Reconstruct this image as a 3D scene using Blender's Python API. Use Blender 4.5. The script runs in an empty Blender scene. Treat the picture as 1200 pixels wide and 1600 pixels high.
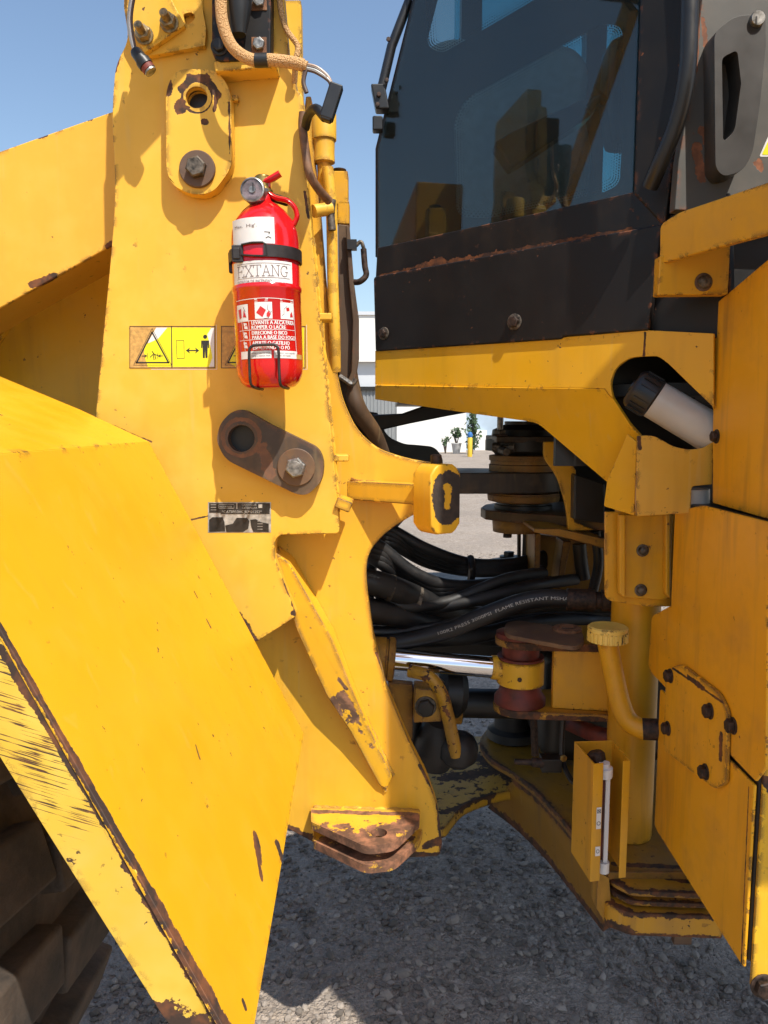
import bpy, bmesh, math, random
from math import radians, sin, cos, pi, tan, sqrt
from mathutils import Vector as V, Matrix, geometry

# ------------------------------------------------------------------ camera, light, exposure
SC = bpy.context.scene
F = 1202.0
PITCH = radians(6.6)
CAM = V((0, 0, 1.5))
cd = bpy.data.cameras.new('camera')
cam = bpy.data.objects.new('camera', cd)
SC.collection.objects.link(cam)
cam.location = CAM
cam.rotation_euler = (pi / 2 - PITCH, 0, 0)
cd.sensor_fit = 'VERTICAL'
cd.sensor_height = 24
cd.lens = 24 * F / 1600
cd.clip_start = 0.05
cd.clip_end = 3000
SC.camera = cam
SUN = V((0.62, -1.0, 1.70)).normalized()
w = bpy.data.worlds.new('World')
SC.world = w
w.use_nodes = True
wn = w.node_tree
bg = wn.nodes['Background']
sky = wn.nodes.new('ShaderNodeTexSky')
sky.sky_type = 'NISHITA'
sky.sun_disc = False
sky.sun_elevation = math.asin(SUN.z)
sky.sun_rotation = math.atan2(SUN.x, SUN.y)
sky.air_density = 1.2
sky.dust_density = 1.2
sky.ozone_density = 2.0
wn.links.new(sky.outputs[0], bg.inputs[0])
bg.inputs[1].default_value = 0.135
sl = bpy.data.lights.new('sun', 'SUN')
sl.energy = 5.0
sl.angle = radians(0.6)
sl.color = (1.0, 0.95, 0.86)
so = bpy.data.objects.new('sun', sl)
SC.collection.objects.link(so)
so.location = (5, -6, 18)
so.rotation_euler = (-SUN).to_track_quat('-Z', 'Y').to_euler()
SC.view_settings.view_transform = 'Standard'
SC.view_settings.look = 'None'
SC.view_settings.gamma = 1
SC.view_settings.use_curve_mapping = False
SC.view_settings.exposure = 0.36
SC.cycles.use_denoising = True
SC.cycles.use_adaptive_sampling = True
SC.cycles.adaptive_threshold = 0.025
SC.cycles.max_bounces = 6
SC.cycles.diffuse_bounces = 3
SC.cycles.glossy_bounces = 3
SC.cycles.transmission_bounces = 4
SC.cycles.transparent_max_bounces = 10
random.seed(7)

# ------------------------------------------------------------------ pixel <-> place helpers
CP, SP = cos(PITCH), sin(PITCH)


def ray(px, py):
    u = (px - 600) / F
    v = (800 - py) / F
    return V((u, CP + v * SP, -SP + v * CP))


class Plane:
    def __init__(s, o, n):
        s.o = V(o)
        s.n = V(n).normalized()
        if s.n.dot(s.o - CAM) > 0:
            s.n = -s.n

    def at(s, px, py):
        d = ray(px, py)
        t = (s.o - CAM).dot(s.n) / d.dot(s.n)
        return CAM + d * t

    def off(s, d):
        return Plane(s.o + s.n * d, s.n)


def YP(y):
    return Plane((0, y, 0), (0, -1, 0))


def XP(x):
    return Plane((x, 0, 0), (-1, 0, 0))


def ZP(z):
    return Plane((0, 0, z), (0, 0, 1))


def P3(px, py, y):
    return YP(y).at(px, py)


def fil(pts, n=5):
    out = []
    m = len(pts)
    for i, p in enumerate(pts):
        if len(p) < 3:
            out.append((p[0], p[1]))
            continue
        P = V((p[0], p[1])); A = V(pts[i - 1][:2]); B = V(pts[(i + 1) % m][:2])
        da, db = (A - P), (B - P)
        r = min(p[2], da.length * .49, db.length * .49)
        a = P + da.normalized() * r
        b = P + db.normalized() * r
        for k in range(n + 1):
            t = k / n
            q = a * (1 - t) ** 2 + P * 2 * t * (1 - t) + b * t * t
            out.append((q.x, q.y))
    return out


def spline(pts, n=8, closed=False):
    pts = [V(p) for p in pts]
    out = []
    m = len(pts)
    segs = m if closed else m - 1
    for i in range(segs):
        p1, p2 = pts[i], pts[(i + 1) % m]
        p0 = pts[i - 1] if (closed or i > 0) else p1 * 2 - p2
        p3 = pts[(i + 2) % m] if (closed or i + 2 < m) else p2 * 2 - p1
        for k in range(n):
            t = k / n
            out.append(0.5 * ((2 * p1) + (p2 - p0) * t + (2 * p0 - 5 * p1 + 4 * p2 - p3) * t * t + (3 * p1 - p0 - 3 * p2 + p3) * t ** 3))
    if not closed:
        out.append(pts[-1])
    return out


def circ(cx, cy, r, n=24, ry=None):
    ry = ry or r
    return [(cx + r * cos(2 * pi * k / n), cy + ry * sin(2 * pi * k / n)) for k in range(n)]


# ------------------------------------------------------------------ mesh builder
WL = {}


def tag(o, label=None, cat=None, group=None, kind=None):
    if label: o['label'] = label
    if cat: o['category'] = cat
    if group: o['group'] = group
    if kind: o['kind'] = kind
    return o


def empty(name, loc):
    o = bpy.data.objects.new(name, None)
    o.empty_display_size = .1
    SC.collection.objects.link(o)
    o.location = loc
    WL[o] = V(loc)
    return o


class MB:
    def __init__(s):
        s.v = []; s.f = []; s.m = []; s.mats = []

    def mi(s, mat):
        if mat not in s.mats: s.mats.append(mat)
        return s.mats.index(mat)

    def add(s, vs, fs, mat):
        b = len(s.v); k = s.mi(mat)
        s.v += [V(x) for x in vs]
        for f in fs:
            s.f.append(tuple(i + b for i in f)); s.m.append(k)
        return s

    def prism(s, poly, off, mat, holes=()):
        loops = [[V(p) for p in poly]] + [[V(p) for p in h] for h in holes]
        off = V(off)
        flat = [p for l in loops for p in l]
        n = len(flat)
        tris = []
        if len(loops) > 1:
            tb_ = bmesh.new()
            tv = [tb_.verts.new(p) for p in flat]
            te = []
            b0 = 0
            for l in loops:
                for i in range(len(l)):
                    te.append(tb_.edges.new((tv[b0 + i], tv[b0 + (i + 1) % len(l)])))
                b0 += len(l)
            tb_.verts.index_update()
            bmesh.ops.triangle_fill(tb_, use_beauty=True, use_dissolve=False, edges=te)
            tb_.verts.index_update()
            tris = [tuple(q.index for q in f.verts) for f in tb_.faces]
            tb_.free()
        vs = flat + [p + off for p in flat]
        fs = [tuple(t) for t in tris] + [tuple(i + n for i in reversed(t)) for t in tris]
        if len(loops) == 1:
            fs = [tuple(range(n)), tuple(reversed(range(n, 2 * n)))]
        b = 0
        for l in loops:
            m = len(l)
            for i in range(m):
                j = (i + 1) % m
                fs.append((b + i, b + j, b + j + n, b + i + n))
            b += m
        return s.add(vs, fs, mat)

    def box(s, c, ax, ay, az, mat):
        c = V(c); ax = V(ax) / 2; ay = V(ay) / 2; az = V(az) / 2
        vs = [c + ax * i + ay * j + az * k for k in (-1, 1) for j in (-1, 1) for i in (-1, 1)]
        return s.add(vs, [(0, 1, 3, 2), (4, 6, 7, 5), (0, 4, 5, 1), (2, 3, 7, 6), (0, 2, 6, 4), (1, 5, 7, 3)], mat)

    def abox(s, lo, hi, mat):
        lo, hi = V(lo), V(hi)
        d = hi - lo
        return s.box((lo + hi) / 2, (d.x, 0, 0), (0, d.y, 0), (0, 0, d.z), mat)

    def lathe(s, o, axis, prof, mat, n=28, up=None):
        """prof: (distance along axis, radius)"""
        o = V(o); a = V(axis).normalized()
        x = a.orthogonal().normalized() if up is None else (V(up) - a * a.dot(V(up))).normalized()
        y = a.cross(x)
        vs = []
        for d, r in prof:
            for k in range(n):
                t = 2 * pi * (k + .5) / n
                vs.append(o + a * d + (x * cos(t) + y * sin(t)) * max(r, 1e-5))
        fs = []
        for i in range(len(prof) - 1):
            for k in range(n):
                j = (k + 1) % n
                fs.append((i * n + k, i * n + j, (i + 1) * n + j, (i + 1) * n + k))
        fs.append(tuple(reversed(range(n))))
        fs.append(tuple(range((len(prof) - 1) * n, len(prof) * n)))
        return s.add(vs, fs, mat)

    def tube(s, path, r, mat, n=12, flat=None):
        path = [V(p) for p in path]
        vs = []
        ref = None
        for i, p in enumerate(path):
            t = (path[min(i + 1, len(path) - 1)] - path[max(i - 1, 0)]).normalized()
            if ref is None:
                ref = t.orthogonal().normalized() if flat is None else (V(flat) - t * t.dot(V(flat))).normalized()
            ref = (ref - t * t.dot(ref)).normalized()
            b = t.cross(ref)
            rr = r(i / (len(path) - 1)) if callable(r) else r
            ra, rb = rr if isinstance(rr, tuple) else (rr, rr)
            for k in range(n):
                a = 2 * pi * k / n
                vs.append(p + ref * cos(a) * ra + b * sin(a) * rb)
        fs = []
        for i in range(len(path) - 1):
            for k in range(n):
                j = (k + 1) % n
                fs.append((i * n + k, i * n + j, (i + 1) * n + j, (i + 1) * n + k))
        fs.append(tuple(reversed(range(n))))
        fs.append(tuple(range((len(path) - 1) * n, len(path) * n)))
        return s.add(vs, fs, mat)

    def build(s, name, parent=None, bev=0, smooth=38, seg=2, fix=True):
        c = sum(s.v, V()) / len(s.v)
        if parent is None:
            lo = min(p.z for p in s.v)
            c = V((c.x, c.y, lo))
        me = bpy.data.meshes.new(name)
        me.from_pydata([p - c for p in s.v], [], s.f)
        me.validate()
        for m in s.mats: me.materials.append(m)
        for p, k in zip(me.polygons, s.m): p.material_index = k
        if fix:
            bm = bmesh.new(); bm.from_mesh(me)
            bmesh.ops.recalc_face_normals(bm, faces=bm.faces)
            bm.to_mesh(me); bm.free()
        me.shade_smooth()
        me.set_sharp_from_angle(angle=radians(smooth))
        o = bpy.data.objects.new(name, me)
        SC.collection.objects.link(o)
        WL[o] = c.copy()
        if parent is not None:
            o.parent = parent
            o.location = c - WL[parent]
        else:
            o.location = c
        if bev:
            b = o.modifiers.new('bevel', 'BEVEL')
            b.width = bev; b.segments = seg; b.limit_method = 'ANGLE'; b.angle_limit = radians(40)
            b.harden_normals = True
        return o


def plate(name, pts, pl, th, mat, parent, holes=(), bev=.0025, raw=False):
    """a plate of thickness th whose front face lies in plane pl, outline given as seen"""
    q = fil(pts) if not raw else pts
    poly = [pl.at(*p) for p in q]
    hs = [[pl.at(*p) for p in h] for h in holes]
    return MB().prism(poly, -pl.n * th, mat, hs).build(name, parent, bev)


def plate3(name, poly, off, mat, parent, bev=.0025, holes=()):
    return MB().prism(poly, off, mat, holes).build(name, parent, bev)


def hexbolt(c, axis, r, mat, parent, wr=0, wmat=None, wth=.004, name='bolt', hh=None, dome=False):
    """hex head on a washer; the washer is in the same mesh as the bolt it sits under"""
    m = MB(); a = V(axis).normalized(); c = V(c)
    z = 0
    if wr:
        m.lathe(c, a, [(0, wr), (wth * .7, wr), (wth, wr - .0015), (wth, r * .9)], wmat or mat, 32)
        z = wth
    hh = hh or r * .75
    if dome:
        m.lathe(c + a * z, a, [(0, r), (hh * .5, r * .95), (hh * .85, r * .7), (hh, r * .3)], mat, 20)
    else:
        m.lathe(c + a * z, a, [(0, r), (hh * .85, r), (hh, r * .86)], mat, 6)
        m.lathe(c + a * (z + hh - .0002), a, [(0, r * .62), (.0006, r * .6)], mat, 18)
    return m.build(name, parent, .0006)


# ------------------------------------------------------------------ materials
class NT:
    def __init__(s, name):
        s.mat = bpy.data.materials.new(name)
        s.mat.use_nodes = True
        s.t = s.mat.node_tree
        s.b = s.t.nodes['Principled BSDF']
        s._pos = None

    def pos(s):
        if s._pos is None:
            s._pos = s.t.nodes.new('ShaderNodeNewGeometry')
        return s._pos.outputs['Position']

    def setv(s, inp, v):
        if hasattr(v, 'is_linked') or isinstance(v, bpy.types.NodeSocket):
            s.t.links.new(v, inp)
        else:
            if isinstance(v, (tuple, list, V)):
                v = tuple(v)
                if len(inp.default_value) == 4 and len(v) == 3: v = v + (1,)
            inp.default_value = v

    def m(s, op, a, b=None, c=None, clamp=False):
        n = s.t.nodes.new('ShaderNodeMath'); n.operation = op; n.use_clamp = clamp
        for i, x in enumerate((a, b, c)):
            if x is not None: s.setv(n.inputs[i], x)
        return n.outputs[0]

    def vm(s, op, a, b=None, sc=None):
        n = s.t.nodes.new('ShaderNodeVectorMath'); n.operation = op
        s.setv(n.inputs[0], a)
        if b is not None: s.setv(n.inputs[1], b)
        if sc is not None: s.setv(n.inputs['Scale'], sc)
        return n.outputs['Value'] if op in ('DOT_PRODUCT', 'LENGTH', 'DISTANCE') else n.outputs[0]

    def noise(s, scale, detail=3, rough=.55, vec=None, stretch=None, dist=0):
        n = s.t.nodes.new('ShaderNodeTexNoise')
        v = vec or s.pos()
        if stretch: v = s.vm('MULTIPLY', v, stretch)
        s.t.links.new(v, n.inputs['Vector'])
        n.inputs['Scale'].default_value = scale
        n.inputs['Detail'].default_value = detail
        n.inputs['Roughness'].default_value = rough
        n.inputs['Distortion'].default_value = dist
        return n.outputs['Fac']

    def vor(s, scale, feature='F1', vec=None, out='Distance', rnd=1.0):
        n = s.t.nodes.new('ShaderNodeTexVoronoi'); n.feature = feature
        s.t.links.new(vec or s.pos(), n.inputs['Vector'])
        n.inputs['Scale'].default_value = scale
        n.inputs['Randomness'].default_value = rnd
        return n.outputs[out]

    def ramp(s, x, a, b, lo=0., hi=1.):
        n = s.t.nodes.new('ShaderNodeMapRange')
        s.setv(n.inputs[0], x)
        n.inputs[1].default_value = a; n.inputs[2].default_value = b
        n.inputs[3].default_value = lo; n.inputs[4].default_value = hi
        return n.outputs[0]

    def mix(s, f, a, b):
        n = s.t.nodes.new('ShaderNodeMix'); n.data_type = 'RGBA'
        s.setv(n.inputs['Factor'], f); s.setv(n.inputs['A'], a); s.setv(n.inputs['B'], b)
        return n.outputs['Result']

    def bump(s, h, strength=.3, dist=.002, nrm=None):
        n = s.t.nodes.new('ShaderNodeBump')
        s.setv(n.inputs['Height'], h)
        n.inputs['Strength'].default_value = strength
        n.inputs['Distance'].default_value = dist
        if nrm is not None: s.t.links.new(nrm, n.inputs['Normal'])
        s.t.links.new(n.outputs[0], s.b.inputs['Normal'])
        return n.outputs[0]

    def out(s, **k):
        names = dict(col='Base Color', rough='Roughness', metal='Metallic', spec='Specular IOR Level', coat='Coat Weight',
                     coatr='Coat Roughness', trans='Transmission Weight', ior='IOR', alpha='Alpha', emc='Emission Color', ems='Emission Strength')
        for a, v in k.items(): s.setv(s.b.inputs[names[a]], v)
        return s.mat


def simple(name, col, rough=.5, metal=0, var=.12, scale=30, bump=.05, coat=0, spec=.5):
    t = NT(name)
    n = t.noise(scale, 4)
    c2 = tuple(x * (1 - var * 2) for x in col)
    c = t.mix(t.ramp(n, .3, .7), c2, col)
    t.out(col=c, rough=t.ramp(n, .3, .7, rough * .85, min(1, rough * 1.15)), metal=metal, coat=coat, spec=spec)
    if bump: t.bump(n, bump, .001)
    return t.mat


PRIMER = (.045, .026, .018)
RUST = (.17, .062, .024)


def capsule(t, a, b, P):
    a, b = V(a), V(b)
    ba = b - a
    pa = t.vm('SUBTRACT', P, a)
    if ba.length < 1e-6: return t.vm('LENGTH', pa)
    h = t.m('MULTIPLY', t.vm('DOT_PRODUCT', pa, ba), 1 / ba.length_squared, clamp=True)
    return t.vm('LENGTH', t.vm('SUBTRACT', pa, t.vm('SCALE', ba, sc=h)))


def paint(name, base, spots=(), edge=.35, chips=.5, grime=.25, rough=.42, fade=.15, ragged=1., scuff=None, streak=.12, chipcol=PRIMER, rustcol=RUST, spec=.4, edge_r=.015):
    """weathered machine enamel: faded, dusty, chipped along its edges; spots = (a, b, radius[, ring radius]) bare patches"""
    t = NT(name)
    P = t.pos()
    big = t.noise(2.3, 3)
    mid = t.noise(14, 3, .6)
    fine = t.noise(90, 2, .65)
    pale = tuple(min(1, x * 1.08 + .03) for x in base)
    deep = (base[0] * .94, base[1] * .90, base[2] * .8)
    c = t.mix(t.ramp(big, .3, .7), deep, base)
    c = t.mix(t.m('MULTIPLY', t.ramp(mid, .45, .75), fade * 2, clamp=True), c, pale)
    # dust and run-off, long in z
    st = t.noise(22, 3, .6, stretch=(1, 1, .12))
    c = t.mix(t.m('MULTIPLY', t.ramp(st, .52, .8), grime, clamp=True), c, (.16, .085, .03))
    st2 = t.noise(7, 4, .65)
    c = t.mix(t.m('MULTIPLY', t.ramp(st2, .5, .8), grime * .9, clamp=True), c, (.30, .16, .045))
    # fine scratches
    sc = t.noise(40, 2, .5, stretch=(1.2, 1.2, .08), dist=.6)
    c = t.mix(t.m('MULTIPLY', t.ramp(sc, .66, .72), streak, clamp=True), c, (.55, .42, .2))
    # chips
    n1 = t.noise(55, 3, .62)
    gate = t.ramp(st2, .45, .62)
    small = t.m('MULTIPLY', t.ramp(n1, .70 - .03 * chips, .715 - .03 * chips), gate) if chips > 0 else 0.0
    if chips > 1.9:
        small = t.ramp(t.noise(30, 4, .66), .56, .57)
    mask = small
    if edge > 0:
        bv = t.t.nodes.new('ShaderNodeBevel'); bv.samples = 2
        bv.inputs['Radius'].default_value = edge_r
        d = t.vm('DOT_PRODUCT', bv.outputs[0], t._pos.outputs['Normal'])
        e = t.ramp(t.m('SUBTRACT', 1, d), .002, .06)
        n2 = t.noise(38, 4, .68)
        e = t.ramp(t.m('ADD', t.m('MULTIPLY', e, .5), n2), 1.14 - edge * .42, 1.16 - edge * .42)
        mask = t.m('MAXIMUM', mask, e)
    n3 = t.noise(48, 4, .7) if spots else 0.5
    for sp in spots:
        a, b, r = sp[:3]
        dd = capsule(t, a, b, P)
        if len(sp) > 3 and sp[3]:
            dd = t.m('ABSOLUTE', t.m('SUBTRACT', dd, sp[3]))
        amp = max(r * 2.6, .007) * ragged if len(sp) < 5 else sp[4] * r
        v = t.m('DIVIDE', t.m('ADD', dd, t.m('MULTIPLY', t.m('SUBTRACT', n3, .5), amp)), r)
        mask = t.m('MAXIMUM', mask, t.ramp(v, .96, 1.06, 1, 0))
    if scuff:
        a, b, r, d1, d2 = scuff
        u = t.m('MULTIPLY', t.vm('DOT_PRODUCT', P, d1), 9)
        v = t.m('MULTIPLY', t.vm('DOT_PRODUCT', P, d2), 400)
        cx = t.t.nodes.new('ShaderNodeCombineXYZ'); t.t.links.new(u, cx.inputs[0]); t.t.links.new(v, cx.inputs[1])
        sn = t.noise(1.0, 4, .62, vec=cx.outputs[0], dist=.5)
        fall = t.m('SUBTRACT', 1, t.m('DIVIDE', capsule(t, a, b, P), r), clamp=True)
        fall = t.m('MULTIPLY', fall, t.ramp(t.noise(13, 3, .6), .40, .60, .15, 1.15))
        v = t.m('ADD', sn, t.m('MULTIPLY', fall, .21))
        mask = t.m('MAXIMUM', mask, t.m('MULTIPLY', t.ramp(v, .665, .70), t.ramp(fall, 0, .1)))
    bare = t.mix(t.ramp(t.noise(33, 3, .7), .42, .66), chipcol, rustcol)
    col = t.mix(mask, c, bare)
    rg = t.ramp(mid, .3, .7, rough - .06, rough + .1)
    rg = t.m('ADD', t.m('MULTIPLY', rg, t.m('SUBTRACT', 1, mask)), t.m('MULTIPLY', mask, .8))
    t.out(col=col, rough=rg, spec=spec)
    h = t.m('SUBTRACT', t.m('MULTIPLY', fine, .12), t.m('MULTIPLY', mask, .8))
    h = t.m('ADD', h, t.m('MULTIPLY', big, 4.0))
    t.bump(h, .35, .0012)
    return t.mat


YEL = (.72, .40, .020)
YT = (.74, .42, .042)
YR = (.68, .34, .014)

M = {}
T_Y = 1.55
TP = YP(T_Y)
FP_Y = 1.65
FP = YP(FP_Y)


def sp2(pl, x1, y1, x2, y2, rpx, ring=0):
    a, b = pl.at(x1, y1), pl.at(x2, y2)
    s = (a - CAM).length / F
    return (a, b, rpx * s, ring * s) if ring else (a, b, rpx * s)


M['yellow'] = paint('yellow_paint', YEL)
M['yellow_rear'] = paint('yellow_paint_grimy', YR, grime=.45, edge=.28, chips=.5, streak=.05)
M['yellow_chipped'] = paint('yellow_paint_chipped', (.58, .29, .02), grime=.6, edge=.86, chips=1.8, edge_r=.04)
M['yellow_plain'] = paint('yellow_paint_plain', YR, grime=.5, edge=0, chips=.7, streak=.03)
M['yellow_dirty_shaded'] = paint('yellow_paint_oily_shaded', (.30, .145, .016), grime=.9, edge=.6, chips=1.8, rough=.5, edge_r=.03)  # dirty paint, its base also darkened to stand in for shade low down
M['rust'] = paint('rusty_steel', (.115, .068, .045), grime=.6, edge=.2, chips=0, fade=.3, chipcol=(.07, .05, .04), rough=.62)
M['rust_orange'] = paint('orange_rust_steel', (.22, .10, .05), grime=.5, edge=.5, chips=0, fade=.4, rough=.75)
M['black'] = paint('black_cab_paint', (.009, .008, .0085), edge=.22, chips=.4, grime=.02, rough=.45, spec=.3, fade=.02, streak=.0, chipcol=(.12, .05, .03), rustcol=(.24, .08, .03))
t = NT('hose_rubber')
n = t.noise(11, 5, .65)
t.out(col=t.mix(t.ramp(n, .45, .75), (.008, .008, .009), (.032, .027, .023)), rough=t.ramp(n, .35, .7, .38, .75))
t.bump(t.noise(150, 3), .25, .001)
M['rubber'] = t.mat
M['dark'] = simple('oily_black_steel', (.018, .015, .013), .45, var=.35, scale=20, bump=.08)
M['plastic'] = simple('black_plastic', (.014, .014, .015), .4, var=.1)
M['chrome'] = simple('chrome', (.78, .78, .8), .07, 1, var=.02, scale=60, bump=.0)
M['steel'] = simple('zinc_steel', (.42, .40, .37), .42, .85, var=.35, scale=120, bump=.15)
M['steel_old'] = simple('old_bolt_steel', (.20, .165, .13), .55, .6, var=.45, scale=110, bump=.25)
M['zinc_yellow'] = simple('yellow_zinc', (.50, .37, .20), .42, .7, var=.35, scale=120, bump=.15)
M['bolt_brown'] = simple('rusty_bolt', (.075, .042, .028), .62, .25, var=.5, scale=110, bump=.3)
M['red_primer'] = simple('red_oxide', (.20, .035, .022), .6, var=.35, scale=30, bump=.2)
M['red'] = simple('red_enamel', (.62, .008, .010), .16, var=.04, scale=10, bump=.0, coat=.6)
M['white_label'] = simple('white_vinyl', (.74, .72, .70), .45, var=.05, bump=0)
M['ink'] = simple('black_ink', (.02, .018, .018), .5, var=.05, bump=0)
M['ink_brown'] = simple('brown_ink', (.16, .10, .09), .5, var=.1, bump=0)
M['ink_red'] = simple('red_ink', (.55, .02, .02), .45, var=.05, bump=0)
M['lemon'] = simple('lemon_vinyl', (.80, .74, .012), .42, var=.03, bump=0)
M['pale_tan'] = simple('sun_bleached_vinyl', (.62, .36, .10), .6, var=.2, scale=150, bump=0)
M['grey'] = paint('grey_cab_paint', (.115, .112, .106), edge=.3, chips=.9, grime=.15, rough=.5, fade=.1, chipcol=(.20, .07, .03), rustcol=(.3, .1, .04))
M['grey_plastic'] = simple('grey_plastic', (.15, .145, .135), .5, var=.15, scale=12, bump=.03)
M['white_plastic'] = simple('white_plastic', (.60, .56, .50), .35, var=.1, scale=8, bump=.0)
M['brass'] = simple('brass', (.5, .33, .1), .35, .9, var=.3)
M['gauge_glass'] = simple('gauge_face', (.55, .40, .38), .12, .3, var=.25, scale=90, bump=0, coat=.8)
M['cream'] = simple('cream_wall', (.74, .73, .69), .7, var=.03, scale=1, bump=0)
M['soft_grey_wall'] = simple('pale_grey_wall', (.55, .57, .60), .7, var=.03, scale=1, bump=0)

t = NT('braided_sleeve')
v = t.pos()
wv = t.vor(420, 'F1')
t.out(col=t.mix(t.ramp(wv, .15, .7), (.74, .46, .21), (.46, .24, .085)), rough=.7)
t.bump(wv, .8, .003)
M['braid'] = t.mat
t = NT('gauge_lens'); M['lens'] = t.out(col=(.9, .9, .9), rough=.05, trans=1.0, ior=1.3)


def glass_mat(name, tint, rough=0.0, dust=.018):
    t = NT(name)
    nt = t.t
    nt.nodes.remove(t.b)
    o = nt.nodes['Material Output']
    tr = nt.nodes.new('ShaderNodeBsdfTransparent'); tr.inputs[0].default_value = tint + (1,)
    gl = nt.nodes.new('ShaderNodeBsdfGlossy'); gl.inputs['Roughness'].default_value = rough
    gl.inputs[0].default_value = (1, 1, 1, 1)
    lw = nt.nodes.new('ShaderNodeLayerWeight')
    p5 = t.m('POWER', lw.outputs['Facing'], 4.0)
    fr_out = t.m('ADD', t.m('MULTIPLY', p5, .9), .055)
    mx = nt.nodes.new('ShaderNodeMixShader')
    nt.links.new(fr_out, mx.inputs[0]); nt.links.new(tr.outputs[0], mx.inputs[1]); nt.links.new(gl.outputs[0], mx.inputs[2])
    df = nt.nodes.new('ShaderNodeBsdfDiffuse'); df.inputs[0].default_value = (.55, .52, .46, 1)
    mx2 = nt.nodes.new('ShaderNodeMixShader')
    film = t.ramp(t.noise(5, 5, .7, stretch=(1, 1, .5)), .35, .75, dust * .4, dust)
    nt.links.new(film, mx2.inputs[0]); nt.links.new(mx.outputs[0], mx2.inputs[1]); nt.links.new(df.outputs[0], mx2.inputs[2])
    nt.links.new(mx2.outputs[0], o.inputs[0])
    return t.mat


M['glass'] = glass_mat('tinted_glass', (.50, .62, .62), .012)
M['glass_teal'] = glass_mat('teal_glass', (.45, .80, .86), .02)

# tyre
t = NT('dusty_tyre')
n = t.noise(9, 5, .6)
t.out(col=t.mix(t.ramp(n, .35, .7), (.030, .025, .021), (.115, .080, .056)), rough=.85)
t.bump(t.noise(60, 6, .75), .8, .006)
M['tyre'] = t.mat

# ground
t = NT('crushed_stone_ground')
P = t.pos()
v1 = t.vor(75); v1c = t.vor(75, out='Color')
v2 = t.vor(190); v2c = t.vor(190, out='Color')
bw = t.t.nodes.new('ShaderNodeRGBToBW'); t.t.links.new(v1c, bw.inputs[0])
bw2 = t.t.nodes.new('ShaderNodeRGBToBW'); t.t.links.new(v2c, bw2.inputs[0])
c = t.mix(t.ramp(bw.outputs[0], .2, .8), (.24, .195, .152), (.44, .36, .28))
c = t.mix(t.m('MULTIPLY', t.ramp(bw2.outputs[0], .3, .9), .55), c, (.37, .31, .26))
c = t.mix(t.ramp(v1, .3, .8, 0, .35), c, (.15, .125, .11))
sp_ = t.noise(11, 6, .75)
c = t.mix(t.ramp(sp_, .42, .62, 0, .6), c, (.20, .165, .14))
sp2_ = t.noise(17, 5, .8)
c = t.mix(t.ramp(sp2_, .52, .66, 0, .7), c, (.55, .47, .40))
fines = t.ramp(t.noise(1.8, 5, .6), .40, .62)
c = t.mix(t.m('MULTIPLY', fines, .62), c, (.38, .32, .27))
oil = t.ramp(t.noise(.9, 4, .6), .5, .68)
c = t.mix(t.m('MULTIPLY', oil, .35), c, (.10, .09, .085))
t.out(col=c, rough=.92, spec=.25)
h = t.m('ADD', t.m('MULTIPLY', t.m('SUBTRACT', 1, v1), .7), t.m('MULTIPLY', t.m('SUBTRACT', 1, v2), .35))
h = t.m('ADD', h, t.m('MULTIPLY', t.noise(9, 5, .6), .6))
t.bump(h, .9, .014)
M['ground'] = t.mat
t = NT('crushed_stone')
oi = t.t.nodes.new('ShaderNodeVertexColor'); oi.layer_name = 'tone'
t.out(col=oi.outputs[0], rough=.9, spec=.25)
t.bump(t.noise(160, 4), .5, .002)
M['stone'] = t.mat

# ------------------------------------------------------------------ the setting
g = MB()
g.add([(-900, -300, 0), (900, -300, 0), (900, 1500, 0), (-900, 1500, 0)], [(0, 1, 2, 3)], M['ground'])
go = g.build('ground')
go.location = (0, 0, 0)
for vv in go.data.vertices: pass
ctr = WL[go]
go.location = ctr
tag(go, kind='structure')

# loose stones lying on the ground close by (nobody could count them)
rs = random.Random(3)
sv, sf, sc_ = [], [], []
ico = bmesh.new(); bmesh.ops.create_icosphere(ico, subdivisions=1, radius=1)
iv = [v.co.copy() for v in ico.verts]; iff = [tuple(v.index for v in f.verts) for f in ico.faces]; ico.free()
for k in range(22000):
    if k < 17000:
        x = rs.uniform(-1.0, 1.5); y = 1.35 + 2.4 * rs.random() ** 1.3
    else:
        x = rs.uniform(-1.6, 3.0); y = rs.uniform(3.5, 9)
    dens = .5 + .5 * sin(x * 3.1 + 1.3) * cos(y * 2.7 + .4) + .35 * sin(x * 9 + y * 7)
    if rs.random() > .35 + dens: continue
    r = .0035 + .0105 * rs.random() ** 2.0 + (.008 if rs.random() > .985 else 0)
    q = Matrix.Rotation(rs.uniform(0, 6.28), 3, 'Z') @ Matrix.Rotation(rs.uniform(-.7, .7), 3, 'X')
    sx, sy, sz = r * rs.uniform(.8, 1.5), r * rs.uniform(.7, 1.1), r * rs.uniform(.4, .8)
    b = len(sv)
    tone = rs.uniform(.11, .30) * (1.4 if rs.random() > .96 else 1)
    tc = (tone * 1.08, tone * .92, tone * .78)
    for p in iv:
        j = rs.uniform(.8, 1.15)
        pv = q @ V((p.x * sx * j, p.y * sy * j, p.z * sz * j))
        sv.append((x + pv.x, y + pv.y, sz * .35 + pv.z)); sc_.append(tc)
    sf += [tuple(i + b for i in f) for f in iff]
me = bpy.data.meshes.new('gravel')
me.from_pydata(sv, [], sf)
ca = me.color_attributes.new('tone', 'FLOAT_COLOR', 'POINT')
ca.data.foreach_set('color', [z for c in sc_ for z in (*c, 1)])
me.materials.append(M['stone'])
gv = bpy.data.objects.new('gravel', me)
SC.collection.objects.link(gv)
tag(gv, 'loose crushed stone scattered over the ground under the machine', 'gravel', kind='stuff')

# ------------------------------------------------------------------ far side of the yard
WY = 52.0


def zat(py, y):
    return P3(600, py, y).z


def xat(px, y):
    return P3(px, 700, y).x


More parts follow.
